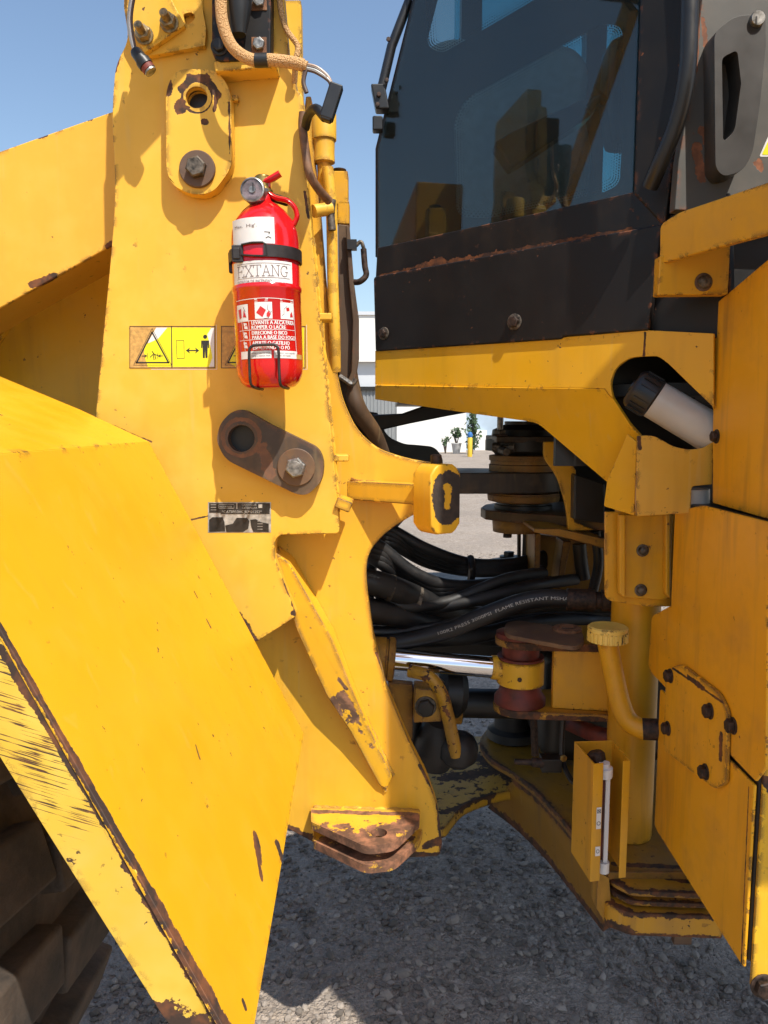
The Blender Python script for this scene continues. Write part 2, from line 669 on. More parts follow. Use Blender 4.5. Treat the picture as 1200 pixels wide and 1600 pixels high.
wh = empty('warehouse', (0, WY, 0))
zt, zf, zs = zat(494, WY), zat(566, WY), zat(604, WY)
MB().abox((-14, WY - .5, zf), (26, WY + 14, zt), M['cream']).build('fascia', wh)
MB().abox((-14, WY - .62, zt + .003), (26, WY + 14, zt + .22), M['soft_grey_wall']).build('roof_edge', wh)
MB().abox((-13.5, WY, zs), (25.5, WY + 13.5, zf - .01), M['soft_grey_wall']).build('upper_wall', wh)
t = NT('grey_corrugated'); M['corr'] = t.out(col=t.mix(t.noise(.6, 3), (.20, .21, .215), (.26, .27, .27)), rough=.6)
xs0, xs1 = xat(540, WY), xat(620, WY)
mb = MB()
x = xs0
prof = []
while x < xs1:
    prof += [(x, WY - .02), (x + .09, WY - .02), (x + .12, WY + .03), (x + .21, WY + .03)]
    x += .24
vs = [(a, b, 0) for a, b in prof] + [(a, b, zs) for a, b in prof]
nn = len(prof)
mb.add(vs, [(i, i + 1, i + 1 + nn, i + nn) for i in range(nn - 1)], M['corr'])
mb.build('shutter', wh, fix=False)
MB().abox((xs0 - .3, WY - .2, zs - .25), (xs1, WY - .05, zs - .01), M['dark']).build('shutter_housing', wh)
MB().abox((xs1, WY - .05, 0), (25.5, WY + .2, zs - .01), M['cream']).build('wall', wh)
MB().abox((-13.5, WY - .05, 0), (xs0 - .02, WY + .2, zs - .01), M['cream']).build('wall', wh)
tag(wh, 'long pale warehouse with a white fascia and grey roller shutter across the yard', 'building')

BY = 40.0
bw_ = empty('boundary_wall', (6, BY, 0))
MB().abox((xat(622, BY), BY, 0), (xat(728, BY), BY + .25, zat(612, BY)), M['cream']).build('wall', bw_)
MB().abox((xat(622, BY) - .05, BY - .04, zat(612, BY) + .002), (xat(728, BY) + .05, BY + .29, zat(612, BY) + .1), M['cream']).build('coping', bw_)
tag(bw_, 'sunlit white plastered yard wall seen through the gap under the cab', 'wall', kind='thing')
b2 = empty('gate_wall', (9, BY + 3, 0))
M['blue_wall'] = simple('pale_blue_wall', (.42, .52, .62), .7, var=.1, scale=1, bump=0)
MB().abox((xat(728, BY + 3), BY + 3, 0), (xat(900, BY + 3), BY + 3.2, zat(610, BY + 3)), M['blue_wall']).build('panel', b2)
MB().abox((xat(742, BY + 3), BY + 2.9, 0), (xat(760, BY + 3), BY + 2.98, zat(672, BY + 3)), M['cream']).build('post', b2)
tag(b2, 'pale blue panel wall behind the tall shrub and yellow bollard', 'wall', kind='thing')

bl = empty('bollard', P3(734, 714, 34.5))
bx0, bz0 = P3(734, 714, 34.5).x, 0
M['bollard'] = simple('bollard_yellow', (.72, .45, .03), .5, var=.1, scale=3, bump=0)
MB().lathe((bx0, 34.5, 0), (0, 0, 1), [(0, .11), (.82, .11), (.86, .09)], M['bollard'], 16).build('post', bl)
M['blue'] = simple('blue_plastic', (.03, .14, .38), .4, var=.1, scale=3, bump=0)
MB().lathe((bx0, 34.5, .87), (0, 0, 1), [(0, .10), (.1, .13), (.2, .09), (.24, .02)], M['blue'], 14).build('cap', bl)
bl.location = (bx0, 34.5, 0)
tag(bl, 'small yellow bollard with a blue cap on the far gravel', 'bollard')
WL[bl] = V((bx0, 34.5, 0))
for ch in bl.children: ch.location = WL[ch] - WL[bl]

leafm = []
for i, cc in enumerate([(.045, .085, .028), (.07, .12, .045), (.03, .06, .02)]):
    t = NT('leaf_%d' % i); leafm.append(t.out(col=cc, rough=.6))


def shrub(name, px, py, y, h, r, label, cat, n=500, pot=False, sparse=False):
    base = P3(px, py, y); base.z = 0
    root = empty(name, base)
    rr = random.Random(px)
    M['bark'] = M.get('bark') or simple('bark', (.10, .07, .05), .9, var=.3)
    z0 = 0
    if pot:
        M['pot'] = simple('concrete_pot', (.5, .49, .47), .8, var=.1, scale=4)
        MB().lathe(base, (0, 0, 1), [(0, .15), (.1, .18), (.46, .24), (.49, .26), (.52, .25), (.52, .21), (.46, .20)], M['pot'], 20).build('pot', root)
        z0 = .44
    tr = MB()
    for k in range(5 if sparse else 3):
        a = rr.uniform(0, 6.28)
        tr.tube(spline([base + V((0, 0, z0)), base + V((cos(a) * r * .3, sin(a) * r * .3, z0 + h * .4)), base + V((cos(a) * r * .7, sin(a) * r * .7, z0 + h * .85))], 4),
                lambda q: .035 * (1 - q * .8), M['bark'], 6)
    tr.build('stem', root)
    cr = MB()
    for k in range(n):
        q = rr.random()
        a = rr.uniform(0, 6.28)
        prof = sin(min(1, q * 1.25 + .12) * pi) ** .6 if not sparse else (.4 + .6 * q)
        d = r * prof * sqrt(rr.random()) * (.8 + .5 * sin(a * 3 + q * 9))
        p = base + V((cos(a) * d, sin(a) * d, z0 + h * (.1 + .9 * q) if not sparse else z0 + h * (.45 + .55 * q)))
        s = rr.uniform(.06, .13)
        u = V((rr.uniform(-1, 1), rr.uniform(-1, 1), rr.uniform(-1, 1))).normalized()
        w2 = u.orthogonal().normalized()
        cr.add([p - u * s, p + w2 * s * .5, p + u * s, p - w2 * s * .5], [(0, 1, 2, 3)], leafm[rr.randrange(3)])
    cr.build('crown', root, fix=False)
    tag(root, label, cat)
    return root


shrub('tall_shrub', 738, 709, 37.5, 2.7, .36, 'tall narrow green shrub growing behind the yellow bollard', 'shrub', 700)
shrub('potted_plant', 713, 709, 38.0, .8, .36, 'thin leafed plant in a pale concrete pot against the white wall', 'potted plant', 110, True, True)
shrub('seedling', 696, 711, 38.2, .9, .3, 'small sparse seedling left of the potted plant by the white wall', 'plant', 40, False, True)

# ------------------------------------------------------------------ the machine
L = empty('wheel_loader', (0.2, 2.2, 0))
tag(L, 'weathered yellow articulated wheel loader seen at its hinge, black cab at right', 'wheel loader')

# ---- front frame: outer tower plate
tower_pts = [(330, -160), (196, -160), (193, 10), (201, 62, 18), (180, 100, 30), (174, 180, 40), (181, 300, 60), (172, 410), (148, 660), (140, 760), (230, 900), (300, 1000), (398, 1003), (404, 1001),
             (464, 963, 8), (428, 868, 12), (430, 836, 22), (531, 834, 8), (524, 740), (514, 640), (500, 500), (487, 360), (478, 240), (473, 150, 3), (464, 140, 3), (455, 90), (424, 40), (424, -160)]
M['tower'] = paint('yellow_tower_paint', YT, spots=[
    sp2(TP, 150, 654, 236, 690, 1.0),
    sp2(TP, 436, 880, 462, 955, 3.0), sp2(TP, 458, 958, 466, 962, 4), sp2(TP, 372, 960, 400, 1000, 5),
    sp2(TP, 476, 300, 482, 340, 2.2), sp2(TP, 470, 200, 476, 260, 1.6),
    sp2(TP, 300, 812, 326, 806, 1.1), sp2(TP, 193, 60, 180, 110, 2)], edge=.30, chips=.45, grime=.10, fade=.3, ragged=1.1)
tower = plate('tower_plate', tower_pts, TP, .045, M['tower'], L)
# paint touched up a shade greener beside the fender
# inner frame plate, runs from tower down to the lower hitch
fp_pts = [(478, 150), (486, 150), (492, 250), (501, 340), (508, 430), (515, 505), (522, 565, 20), (535, 625, 20), (557, 672, 20), (590, 702, 20), (640, 718, 20), (692, 726),
          (692, 780), (640, 808), (607, 828, 30), (575, 862, 24), (571, 905, 20), (583, 990), (604, 1075), (640, 1160, 10), (668, 1215, 14), (684, 1260, 14), (691, 1318, 4), (687, 1338, 8),
          (600, 1342), (500, 1322), (440, 1290), (300, 1230), (300, 760), (440, 500)]
fspots = [sp2(FP, 684, 1240, 690, 1330, 3.2), sp2(FP, 655, 1195, 684, 1250, 2), sp2(FP, 500, 1332, 690, 1336, 4), sp2(FP, 588, 1020, 640, 1160, 1.6),
          sp2(FP, 445, 1295, 480, 1310, 8), sp2(FP, 664, 1322, 684, 1314, 6)]
M['frame'] = paint('yellow_frame_paint', (.74, .40, .026), spots=fspots, edge=.55, chips=.9, grime=.2)
fplate = plate('frame_plate', fp_pts, FP, .04, M['frame'], L)
# weld bead and short bars on the tower edge
wm = MB()
pth = [P3(x, y, T_Y + .012) for x, y in [(489, 372), (496, 450), (503, 520), (512, 610), (521, 700), (529, 800)]]
wm.tube(spline(pth, 14), lambda q: .0045 + .0012 * sin(q * 300), M['tower'], 6)
wm.build('weld_bead', tower)
for (x, y) in [(508, 497), (534, 715)]:
    c = P3(x, y, T_Y + .03)
    MB().box(c, (.030, 0, 0), (0, .05, 0), (0, 0, .014), M['tower']).build('stop_bar', tower, .003)
c = P3(366, 155, T_Y - .008)
MB().box(c, (.018, 0, 0), (0, .014, 0), (0, 0, .010), M['tower']).build('stop_bar', tower, .002)
c = P3(538, 786, T_Y + .03)
MB().box(c, (.03, 0, -.012), (0, .08, 0), (.008, 0, .02), M['frame']).build('gusset', tower, .003)

# rib below the tower plate
def ribpt(x, y, Y): return P3(x, y, Y)
rib = MB()
front = [(429, 862), (452, 880), (519, 1000), (553, 1085), (580, 1145), (613, 1215), (604, 1234), (592, 1226), (547, 1143), (509, 1085), (464, 985), (440, 905)]
RY = 1.572
poly = [P3(x, y, RY + (.0 if y < 1000 else (y - 1000) / 234 * .066)) for x, y in front]
back = [V((p.x, FP_Y - .001, p.z)) for p in poly]
nn = len(poly)
rib.add(poly + back, [tuple(range(nn))] + [(i, (i + 1) % nn, (i + 1) % nn + nn, i + nn) for i in range(nn)], None)
RP = YP(1.60)
M['rib'] = paint('yellow_rib_paint', (.76, .42, .022), spots=[sp2(RP, 536, 1092, 588, 1196, 11), sp2(RP, 520, 1092, 596, 1222, 4.5), sp2(RP, 556, 1070, 585, 1140, 3.5), sp2(RP, 530, 1060, 540, 1075, 3.5),
              sp2(RP, 440, 890, 470, 975, 2.5)], edge=.55, chips=1.5, grime=.15, rustcol=(.30, .15, .085), chipcol=(.10, .055, .035))
rib.mats = [M['rib']]
rib.build('stiffener_rib', L, .003)

# upper link plate, hole and bolt
UP = TP.off(.034)
M['link_yellow'] = paint('yellow_link_paint', YT, spots=[sp2(UP, 283, 138, 297, 122, 5), sp2(UP, 297, 121, 322, 122, 5), sp2(UP, 325, 126, 340, 148, 4.5), sp2(UP, 338, 150, 335, 172, 3), sp2(UP, 308, 152, 308, 152, 1.2, 20), sp2(UP, 282, 166, 283, 168, 8), sp2(UP, 262, 130, 264, 145, 5), sp2(UP, 318, 190, 322, 190, 4),
              sp2(UP, 358, 160, 359, 240, 1.2)], edge=.3, chips=.5, grime=.08)
ul = plate('link_plate', [(259, 140, 30), (274, 108, 26), (338, 108, 26), (361, 140, 30), (362, 262, 16), (336, 297, 16), (318, 304, 12), (296, 303, 12), (270, 290, 16), (260, 268, 16)], UP, .033, M['link_yellow'], L,
           holes=[circ(307, 152, 17, 28)], bev=.004)
MB().lathe(TP.off(.0005).at(307, 152), (0, -1, 0), [(0, .026), (.002, .026)], M['dark'], 24).build('bore', ul)
hexbolt(UP.at(309, 265), (0, -1, 0), .0195, M['steel_old'], ul, .034, M['rust'], .007, hh=.016)

# lower link plate
LP_ = TP.off(.030)
M['rust_link'] = paint('rusty_link_steel', (.052, .040, .034), spots=[sp2(LP_, 410, 700, 420, 740, 9), sp2(LP_, 377, 684, 377, 684, 3, 28)], grime=.5, edge=.35, chips=0, fade=.3, chipcol=(.13, .07, .045), rustcol=(.20, .095, .05), rough=.55)
ll = plate('link_plate', [(338, 690, 10), (343, 662, 14), (362, 643, 10), (380, 639, 8), (424, 664), (498, 700, 12), (506, 722, 14), (503, 752, 12), (480, 774, 12), (462, 772, 8), (352, 718, 14)], LP_, .03, M['rust_link'], L,
           holes=[circ(377, 685, 21, 28)], bev=.004)
MB().lathe(TP.off(.0005).at(377, 685), (0, -1, 0), [(0, .03), (.002, .03)], M['dark'], 24).build('bore', ll)
hexbolt(LP_.at(463, 730), (0, -1, 0), .0205, M['steel'], ll, .0375, M['rust'], .004, hh=.017)

# ---- warning decals and maker's plate
def textmesh(s, size=1.0, align='LEFT'):
    cu = bpy.data.curves.new('txt', 'FONT')
    cu.body = s; cu.size = size; cu.align_x = align; cu.resolution_u = 2
    o = bpy.data.objects.new('txt', cu)
    SC.collection.objects.link(o)
    dg = bpy.context.evaluated_depsgraph_get()
    me = bpy.data.meshes.new_from_object(o.evaluated_get(dg))
    vs = [v.co.copy() for v in me.vertices]; fs = [tuple(p.vertices) for p in me.polygons]
    bpy.data.objects.remove(o); bpy.data.curves.remove(cu); bpy.data.meshes.remove(me)
    return vs, fs


class Print:
    """flat print laid on a surface: fn(u, v, lift) -> point"""
    def __init__(s, fn): s.fn = fn; s.mb = MB()

    def poly(s, pts, mat, lift=1):
        s.mb.add([s.fn(u, v, lift) for u, v in pts], [tuple(range(len(pts)))], mat)

    def rect(s, u0, v0, u1, v1, mat, lift=1, nu=1):
        vs = []
        for k in range(nu + 1):
            u = u0 + (u1 - u0) * k / nu
            vs += [s.fn(u, v0, lift), s.fn(u, v1, lift)]
        s.mb.add(vs, [(2 * k, 2 * k + 2, 2 * k + 3, 2 * k + 1) for k in range(nu)], mat)

    def line(s, pts, wd, mat, lift=2, closed=False):
        pts = [V(p) for p in pts]
        if closed: pts = pts + [pts[0]]
        for a, b in zip(pts, pts[1:]):
            d = (b - a)
            if d.length < 1e-9: continue
            nrm = V((-d.y, d.x)).normalized() * wd / 2
            e = d.normalized() * wd / 2
            s.poly([a - e + nrm, b + e + nrm, b + e - nrm, a - e - nrm], mat, lift)

    def text(s, st, u, v, h, mat, width=None, lift=2, align='LEFT', flip=1, bold=0):
        vs, fs = textmesh(st, 1.0, align)
        if not vs: return
        mx = max(a.x for a in vs) - min(a.x for a in vs)
        sx = (width / mx) if width else h * 1.0
        sy = h / .73
        for off in ([(0, 0)] if not bold else [(0, 0), (bold, 0)]):
            s.mb.add([s.fn(u + a.x * sx + off[0], v + flip * a.y * sy, lift + (.1 if off[0] else 0)) for a in vs], fs, mat)


def flat_px(pl, th=.0004):
    return lambda u, v, l: pl.off(th * l).at(u, v)


def px_decal_fn(x0, y0, w_, h_, pl, th=.00045):
    """u,v in px on the plate"""
    return lambda u, v, l: pl.at(u, v) + pl.n * (th * l)


def warning(parent, x0, y0, x1, y1, worn=True):
    p = Print(px_decal_fn(0, 0, 0, 0, TP))
    W, H = x1 - x0, y1 - y0
    fx = lambda a: x0 + a * W
    fy = lambda b: y0 + b * H
    p.rect(x0, y0, x1, y1, M['pale_tan'], 1)
    yl = [(fx(.33), fy(.06)), (fx(.985), fy(.04)), (fx(.985), fy(.97)), (fx(.30), fy(.97)), (fx(.16), fy(.62)), (fx(.22), fy(.38))]
    if worn:
        p.poly([(fx(.44), fy(.03)), (fx(.485), fy(.03)), (fx(.485), fy(.97)), (fx(.21), fy(.97)), (fx(.17), fy(.7)), (fx(.17), fy(.55)), (fx(.2), fy(.42)), (fx(.33), fy(.3))], M['lemon'], 1.6)
        p.poly([(fx(.31), fy(.03)), (fx(.44), fy(.03)), (fx(.33), fy(.3)), (fx(.21), fy(.42)), (fx(.22), fy(.36))], M['white_label'], 1.6)
    else:
        p.poly([(fx(.25), fy(.03)), (fx(.485), fy(.03)), (fx(.485), fy(.97)), (fx(.17), fy(.97)), (fx(.08), fy(.86))], M['lemon'], 1.6)
    if worn:
        p.poly([(fx(.495), fy(.03)), (fx(.955), fy(.03)), (fx(.91), fy(.2)), (fx(.955), fy(.55)), (fx(.97), fy(.75)), (fx(.93), fy(.97)), (fx(.505), fy(.97))], M['lemon'], 1.6)
        p.poly([(fx(.955), fy(.04)), (fx(.99), fy(.04)), (fx(.99), fy(.97)), (fx(.93), fy(.97)), (fx(.97), fy(.75)), (fx(.955), fy(.55)), (fx(.91), fy(.2))], M['white_label'], 1.5)
    else:
        p.rect(fx(.495), fy(.03), fx(.985), fy(.97), M['lemon'], 1.6)
    k = M['ink']
    p.line([(x0, y0), (x1, y0), (x1, y1), (x0, y1)], .9, k, 2.2, True)
    p.line([(x1 + 2, y0 - 2), (x1 + 3, y1 + 2), (fx(.25), y1 + 2)], .7, M['white_label'], 1)
    p.line([(fx(.49), y0), (fx(.495), y1)], 1.3, k, 2.2)
    tri = [(fx(.262), fy(.14)), (fx(.08), fy(.87)), (fx(.455), fy(.87))]
    p.line(tri, 2.2, k, 2.3, True)
    tr2 = [(fx(.262), fy(.05)), (fx(.045), fy(.93)), (fx(.49), fy(.93))]
    p.line(tr2, .6, k, 2.2, True)
    yy = fy(.71)
    for sg, xa in ((1, .15), (-1, .385)):
        p.line([(fx(xa), yy), (fx(xa + sg * .05), yy)], 1.2, k, 2.3)
        p.poly([(fx(xa + sg * .05), yy), (fx(xa + sg * .025), yy - 3), (fx(xa + sg * .025), yy + 3)], k, 2.4)
        p.line([(fx(xa + sg * .055), yy - 4), (fx(xa + sg * .055), yy + 4)], .9, k, 2.3)
    m_ = (fx(.285), yy)
    p.line([(m_[0] - 6, m_[1] + 2), (m_[0] - 1, m_[1] - 3), (m_[0] + 5, m_[1] - 1)], 1.2, k, 2.3)
    p.line([(m_[0] - 3, m_[1] - 7), (m_[0] + 1, m_[1] - 2), (m_[0] + 3, m_[1] + 5)], 1.2, k, 2.35)
    p.line([(m_[0] - 1, m_[1] - 1), (m_[0], m_[1] + 6)], 1.2, k, 2.4)
    # right half: box, arrow, person
    p.line([(fx(.545), fy(.34)), (fx(.635), fy(.34)), (fx(.64), fy(.77)), (fx(.555), fy(.77))], .7, k, 2.3, True)
    ay = fy(.58)
    p.line([(fx(.67), ay), (fx(.80), ay)], 1.8, k, 2.3)
    for sg, xa in ((-1, .66), (1, .815)):
        p.poly([(fx(xa), ay), (fx(xa - sg * .05), ay - 5), (fx(xa - sg * .03), ay), (fx(xa - sg * .05), ay + 5)], k, 2.4)
    cx = fx(.885)
    p.poly(circ(cx, fy(.25), 3.2, 12), k, 2.4)
    p.poly([(cx - 6.2, fy(.34)), (cx + 6.2, fy(.34)), (cx + 6.2, fy(.52)), (cx + 4.4, fy(.52)), (cx + 4.0, fy(.4)), (cx + 3.6, fy(.75)), (cx + 3.4, fy(.76)), (cx + .6, fy(.76)), (cx, fy(.56)), (cx - .6, fy(.76)),
            (cx - 3.4, fy(.76)), (cx - 3.6, fy(.75)), (cx - 4.0, fy(.4)), (cx - 4.4, fy(.52)), (cx - 6.2, fy(.52))], k, 2.4)
    o = p.mb.build('warning_decal', parent, fix=False)
    return o


d1 = warning(tower, 203, 510, 336, 575)
d1['label'] = 'yellow crush hazard decal left of the extinguisher'
d2 = warning(tower, 346, 510, 477, 575, False)
d2['label'] = 'second crush hazard decal half hidden behind the extinguisher'

p = Print(px_decal_fn(0, 0, 0, 0, TP, .0007))
M['plate_dark'] = simple('worn_plate', (.05, .042, .036), .5, .3, var=.4, scale=60, bump=.1)
M['plate_light'] = simple('bare_plate', (.55, .52, .47), .5, .3, var=.3, scale=90, bump=.1)
p.rect(325, 784.5, 423.5, 832, M['plate_light'], 1)
p.rect(327, 786, 369, 801, M['plate_dark'], 2)
p.rect(371.5, 786, 422, 795.5, M['plate_dark'], 2)
p.rect(345, 795, 421.5, 803, M['plate_dark'], 2.1)
p.poly([(327, 812), (332, 808), (348, 808), (351, 816), (352, 830), (327, 831)], M['plate_dark'], 2)
p.poly([(352, 821), (364, 818), (370, 809), (386, 809), (390, 814), (388, 826), (380, 831), (354, 831)], M['plate_dark'], 2)
p.poly([(391, 812), (400, 811), (408, 816), (420, 818), (420, 831), (396, 831), (393, 824)], M['plate_dark'], 2)
p.text('CATERPILLAR', 378, 790.3, 3.6, M['plate_light'], 23, 3, flip=-1)
p.text('CATERPILLAR', 378, 795, 3.4, M['plate_light'], 24, 3, flip=-1)
p.text('*CAT0950HCJKM01252*', 347, 801.5, 4.4, M['plate_light'], 62, 3.2, flip=-1)
p.rect(404, 788, 410, 793.5, M['plate_light'], 3)
for k in range(3): p.line([(330, 788.5 + 4 * k), (338, 788.5 + 4 * k)], .9, M['plate_light'], 3)
p.line([(342, 788), (366, 788), (366, 794), (342, 794)], .5, M['plate_light'], 3, True)
for k in range(4): p.line([(403, 814 + 4.2 * k), (410, 814 + 4.2 * k)], 1.0, M['plate_light'], 3)
p.text('MADE IN BRAZIL', 343, 792.6, 2.6, M['plate_light'], 20, 3, flip=-1)
np_ = p.mb.build('name_plate', tower, fix=False)
np_['label'] = 'worn dark serial number plate low on the tower'

# ---- lift arm (boom) and the plates behind it
BYp = YP(1.74)
M['boom'] = paint('yellow_boom_paint', (.76, .40, .040), spots=[sp2(BYp, 50, 445, 84, 432, 5), sp2(BYp, 60, 213, 72, 210, 3), sp2(BYp, 138, 186, 142, 185, 3), sp2(BYp, 168, 385, 174, 380, 4)], edge=.25, chips=.4, grime=.06, fade=.25)
boom = plate('lift_arm', [(-320, 345), (0, 236), (172, 175), (340, 120), (330, 300), (172, 386), (0, 482), (-320, 660)], BYp, .15, M['boom'], L, bev=.004)
plate('rear_tower_plate', [(-420, 700), (-420, 560), (0, 500), (60, 440), (180, 330), (420, 160), (440, 0), (470, 0), (475, 300), (500, 640), (430, 900), (-100, 900)], YP(2.04), .04, M['yellow'], L)
plate('cross_brace', [(-200, 640), (-200, 470), (-10, 480), (40, 472), (-20, 560), (-60, 640)], YP(1.90), .02, M['yellow'], L)

# arm added out of view above, to cast a shadow band on the tower
lm = MB()
lm.box((-.316, 1.33, 2.46), (.42, 0, .42), (0, .03, 0), (-.048, 0, .048), M['yellow'])
lm.build('shadow_arm', L, .004)
ln = MB()
ln.abox((-.14, 1.24, 2.69), (.06, 1.42, 2.88), M['plastic'])
ln.build('work_lamp', L, .01)

# ---- mudguard behind the front wheel
A_, B_ = P3(233, 690, 1.5), P3(475, 1146, 1.5)
dirAB = (B_ - A_)
F1n = V((-dirAB.z, 0, dirAB.x)).normalized()
F1 = Plane(A_, F1n)
NEAR = .735
An = V((A_.x, NEAR, A_.z))
c0 = F1.at(386, 1668)
flange_top = F1
fold = [F1.at(0, 1010), F1.at(345, 1600)]
M['fender'] = paint('yellow_fender_paint', (.72, .375, .012), spots=[(An + dirAB * .1, An + dirAB * .55, .0042), (An + dirAB * .5, An + dirAB * .78, .0055), (An + dirAB * .75, An + dirAB * 1.05, .0080), sp2(F1, 400, 1308, 405, 1342, 9), sp2(F1, 403, 1340, 409, 1372, 5),
              sp2(F1, 434, 1320, 441, 1342, 8), sp2(F1, 304, 925, 308, 933, 2), sp2(F1, 323, 968, 329, 980, 2.2), sp2(F1, 306, 1165, 312, 1185, 2.4), sp2(F1, 380, 1565, 384, 1575, 4), sp2(F1, 240, 700, 262, 742, 2)],
                    edge=.22, chips=.35, grime=.07, fade=.08, ragged=.8, rough=.34, streak=.06)
fd = plate3('fender', [A_, B_, c0, V((c0.x - .02, NEAR, c0.z + .06)) if c0.y > NEAR else V((c0.x, c0.y, c0.z)), An], -F1.n * .006, M['fender'], L, .002)
A2 = P3(0, 588, 1.5)
mid_ = P3(125, 640, 1.5)
A3 = V((-1.25, 1.5, 1.66))
tp = [V((p_.x, p_.y, p_.z)) for p_ in (A_, mid_, A2, A3)]
tb = MB()
vs = [p_ + V((0, 0, .0)) for p_ in tp] + [V((p_.x, NEAR, p_.z)) for p_ in tp]
vs += [p_ + V((-.002, 0, -.006)) for p_ in vs]
tb.add(vs, [(0, 1, 5, 4), (1, 2, 6, 5), (2, 3, 7, 6), (8, 12, 13, 9), (9, 13, 14, 10), (10, 14, 15, 11), (0, 8, 9, 1), (1, 9, 10, 2), (2, 10, 11, 3), (4, 5, 13, 12), (5, 6, 14, 13), (6, 7, 15, 14), (0, 4, 12, 8), (3, 11, 15, 7)], M['fender'])
tb.build('top_panel', fd, .001)
FLp = YP(NEAR - .001)
t_ = [FLp.at(x, y) for x, y in [(-325, 476), (-145, 757), (5, 1005), (350, 1597), (389, 1664), (330, 1690), (252, 1585), (0, 1184), (-100, 1020), (-400, 540)]]
sd_ = (FLp.at(100, 1160) - FLp.at(0, 1130)).normalized()
M['flange'] = paint('yellow_flange_paint', (.70, .44, .05), spots=[sp2(FLp, 0, 1012, 60, 1112, 6), sp2(FLp, 60, 1112, 200, 1352, 5), sp2(FLp, 200, 1352, 350, 1612, 7), sp2(FLp, 250, 1600, 345, 1625, 26)],
                    scuff=(FLp.at(-20, 1000), FLp.at(110, 1225), .075, sd_, V((sd_.z, 0, -sd_.x))), edge=.3, chips=.8, grime=.35, fade=.5, ragged=1.2)
plate3('side_flange', t_, (0, .005, 0), M['flange'], fd, .001)

# ---- front wheel
WC = V((-1.20, 1.10, .72)); WR = .70
wheel = MB().lathe(WC + V((0, -.31, 0)), (0, 1, 0), [(0, .30), (-.02, .40), (.0, .55), (.05, .64), (.12, .665), (.31, .675), (.5, .665), (.57, .64), (.62, .55), (.64, .40), (.62, .30)], M['tyre'], 64).build('front_wheel', L)
MB().lathe(WC + V((0, -.30, 0)), (0, 1, 0), [(0, .05), (0, .12), (.06, .14), (.07, .29), (.02, .305), (.02, .28)], M['yellow'], 40).build('rim', wheel)
lug = None
nl = 26
for k in range(nl):
    for row in (0, 1):
        a = 2 * pi * (k + (.5 if row else 0)) / nl
        if lug is None:
            m = MB()
            m.box((0, 0, 0), (.10, 0, 0), (.05, .285, 0), (0, 0, .055), M['tyre'])
            lug = m.build('tread_block', wheel, .008)
            o = lug
        else:
            o = bpy.data.objects.new('tread_block', lug.data)
            SC.collection.objects.link(o)
            o.parent = wheel
            b = o.modifiers.new('bevel', 'BEVEL'); b.width = .008; b.segments = 2; b.harden_normals = True; b.limit_method = 'ANGLE'
        pos = WC + V((cos(a) * (WR - .015), -.15 if row == 0 else .15, sin(a) * (WR - .015)))
        o.location = pos - WL[wheel]
        zax = V((cos(a), 0, sin(a))); yax = V((0, 1, 0)) * (1 if row == 0 else -1)
        xax = yax.cross(zax)
        o.rotation_euler = Matrix((xax, yax, zax)).transposed().to_euler()

# ---- steering stop bar and pad
bdir = V((.80, -.60, 0)); bn = V((.60, .80, 0))
s0 = P3(556, 766, FP_Y); s0.y = FP_Y
e0 = s0 + bdir * .165
mb = MB()
mb.prism([s0 + V((-.02, .0, .020)), s0 + V((-.02, 0, -.020)), e0 + V((0, 0, -.022)), e0 + V((0, 0, .020))], bn * .04, M['frame'])
mb.build('stop_arm', L, .003)
pc = e0 + bdir * .02 + V((0, 0, -.004))
pn = V((.55, -.835, 0)); pa_ = V((.835, .55, 0))
padp = [(x * .037, z * .068) for x, z in [(-1, -.72), (-.72, -.92), (-.5, -1), (.5, -1), (.72, -.92), (1, -.72), (1, .72), (.72, .92), (.5, 1), (-.5, 1), (-.72, .92), (-1, .72)]]
facec = pc + pn * .060
M['pad'] = paint('yellow_pad_paint', (.72, .38, .02), spots=[(facec + pa_ * .004 + V((0, 0, .020)), facec + pa_ * .004 + V((0, 0, -.014)), .0135, .0225, 1.8)], edge=.15, chips=.6, ragged=.6, chipcol=(.03, .022, .018), rustcol=(.06, .04, .03))
mb = MB().prism([pc + pa_ * x + V((0, 0, z)) for x, z in padp], pn * .060, M['pad'])
pad = mb.build('stop_pad', L, .005)
MB().lathe(pc + bdir * .02 + V((0, 0, .064)), (0, 0, 1), [(0, .011), (.02, .011), (.022, .009)], M['bolt_brown'], 12).build('pin', pad)

M['clevis0'] = M['frame']
def weld(pts, r=.004, mat='frame', n=16):
    m = MB()
    p_ = spline(pts, n)
    k_ = len(p_)
    m.tube(p_, lambda q: r * (1 + .22 * sin(q * k_ * 1.7) + .1 * sin(q * k_ * .53)), M[mat], 7)
    return m.build('weld_bead', L)
weld([P3(x, y, FP_Y - .001) for x, y in [(470, 985), (522, 1092), (560, 1156), (602, 1236)]], .0045, 'rib')
weld([P3(x, y, FP_Y - .001) for x, y in [(452, 870), (521, 1000), (555, 1084), (614, 1212)]], .0045, 'rib')
weld([P3(x, y, FP_Y - .002) for x, y in [(490, 1262), (560, 1264), (655, 1267)]], .006, 'clevis0')
weld([P3(x, y, FP_Y - .002) for x, y in [(548, 748), (560, 752), (600, 754)]], .004)
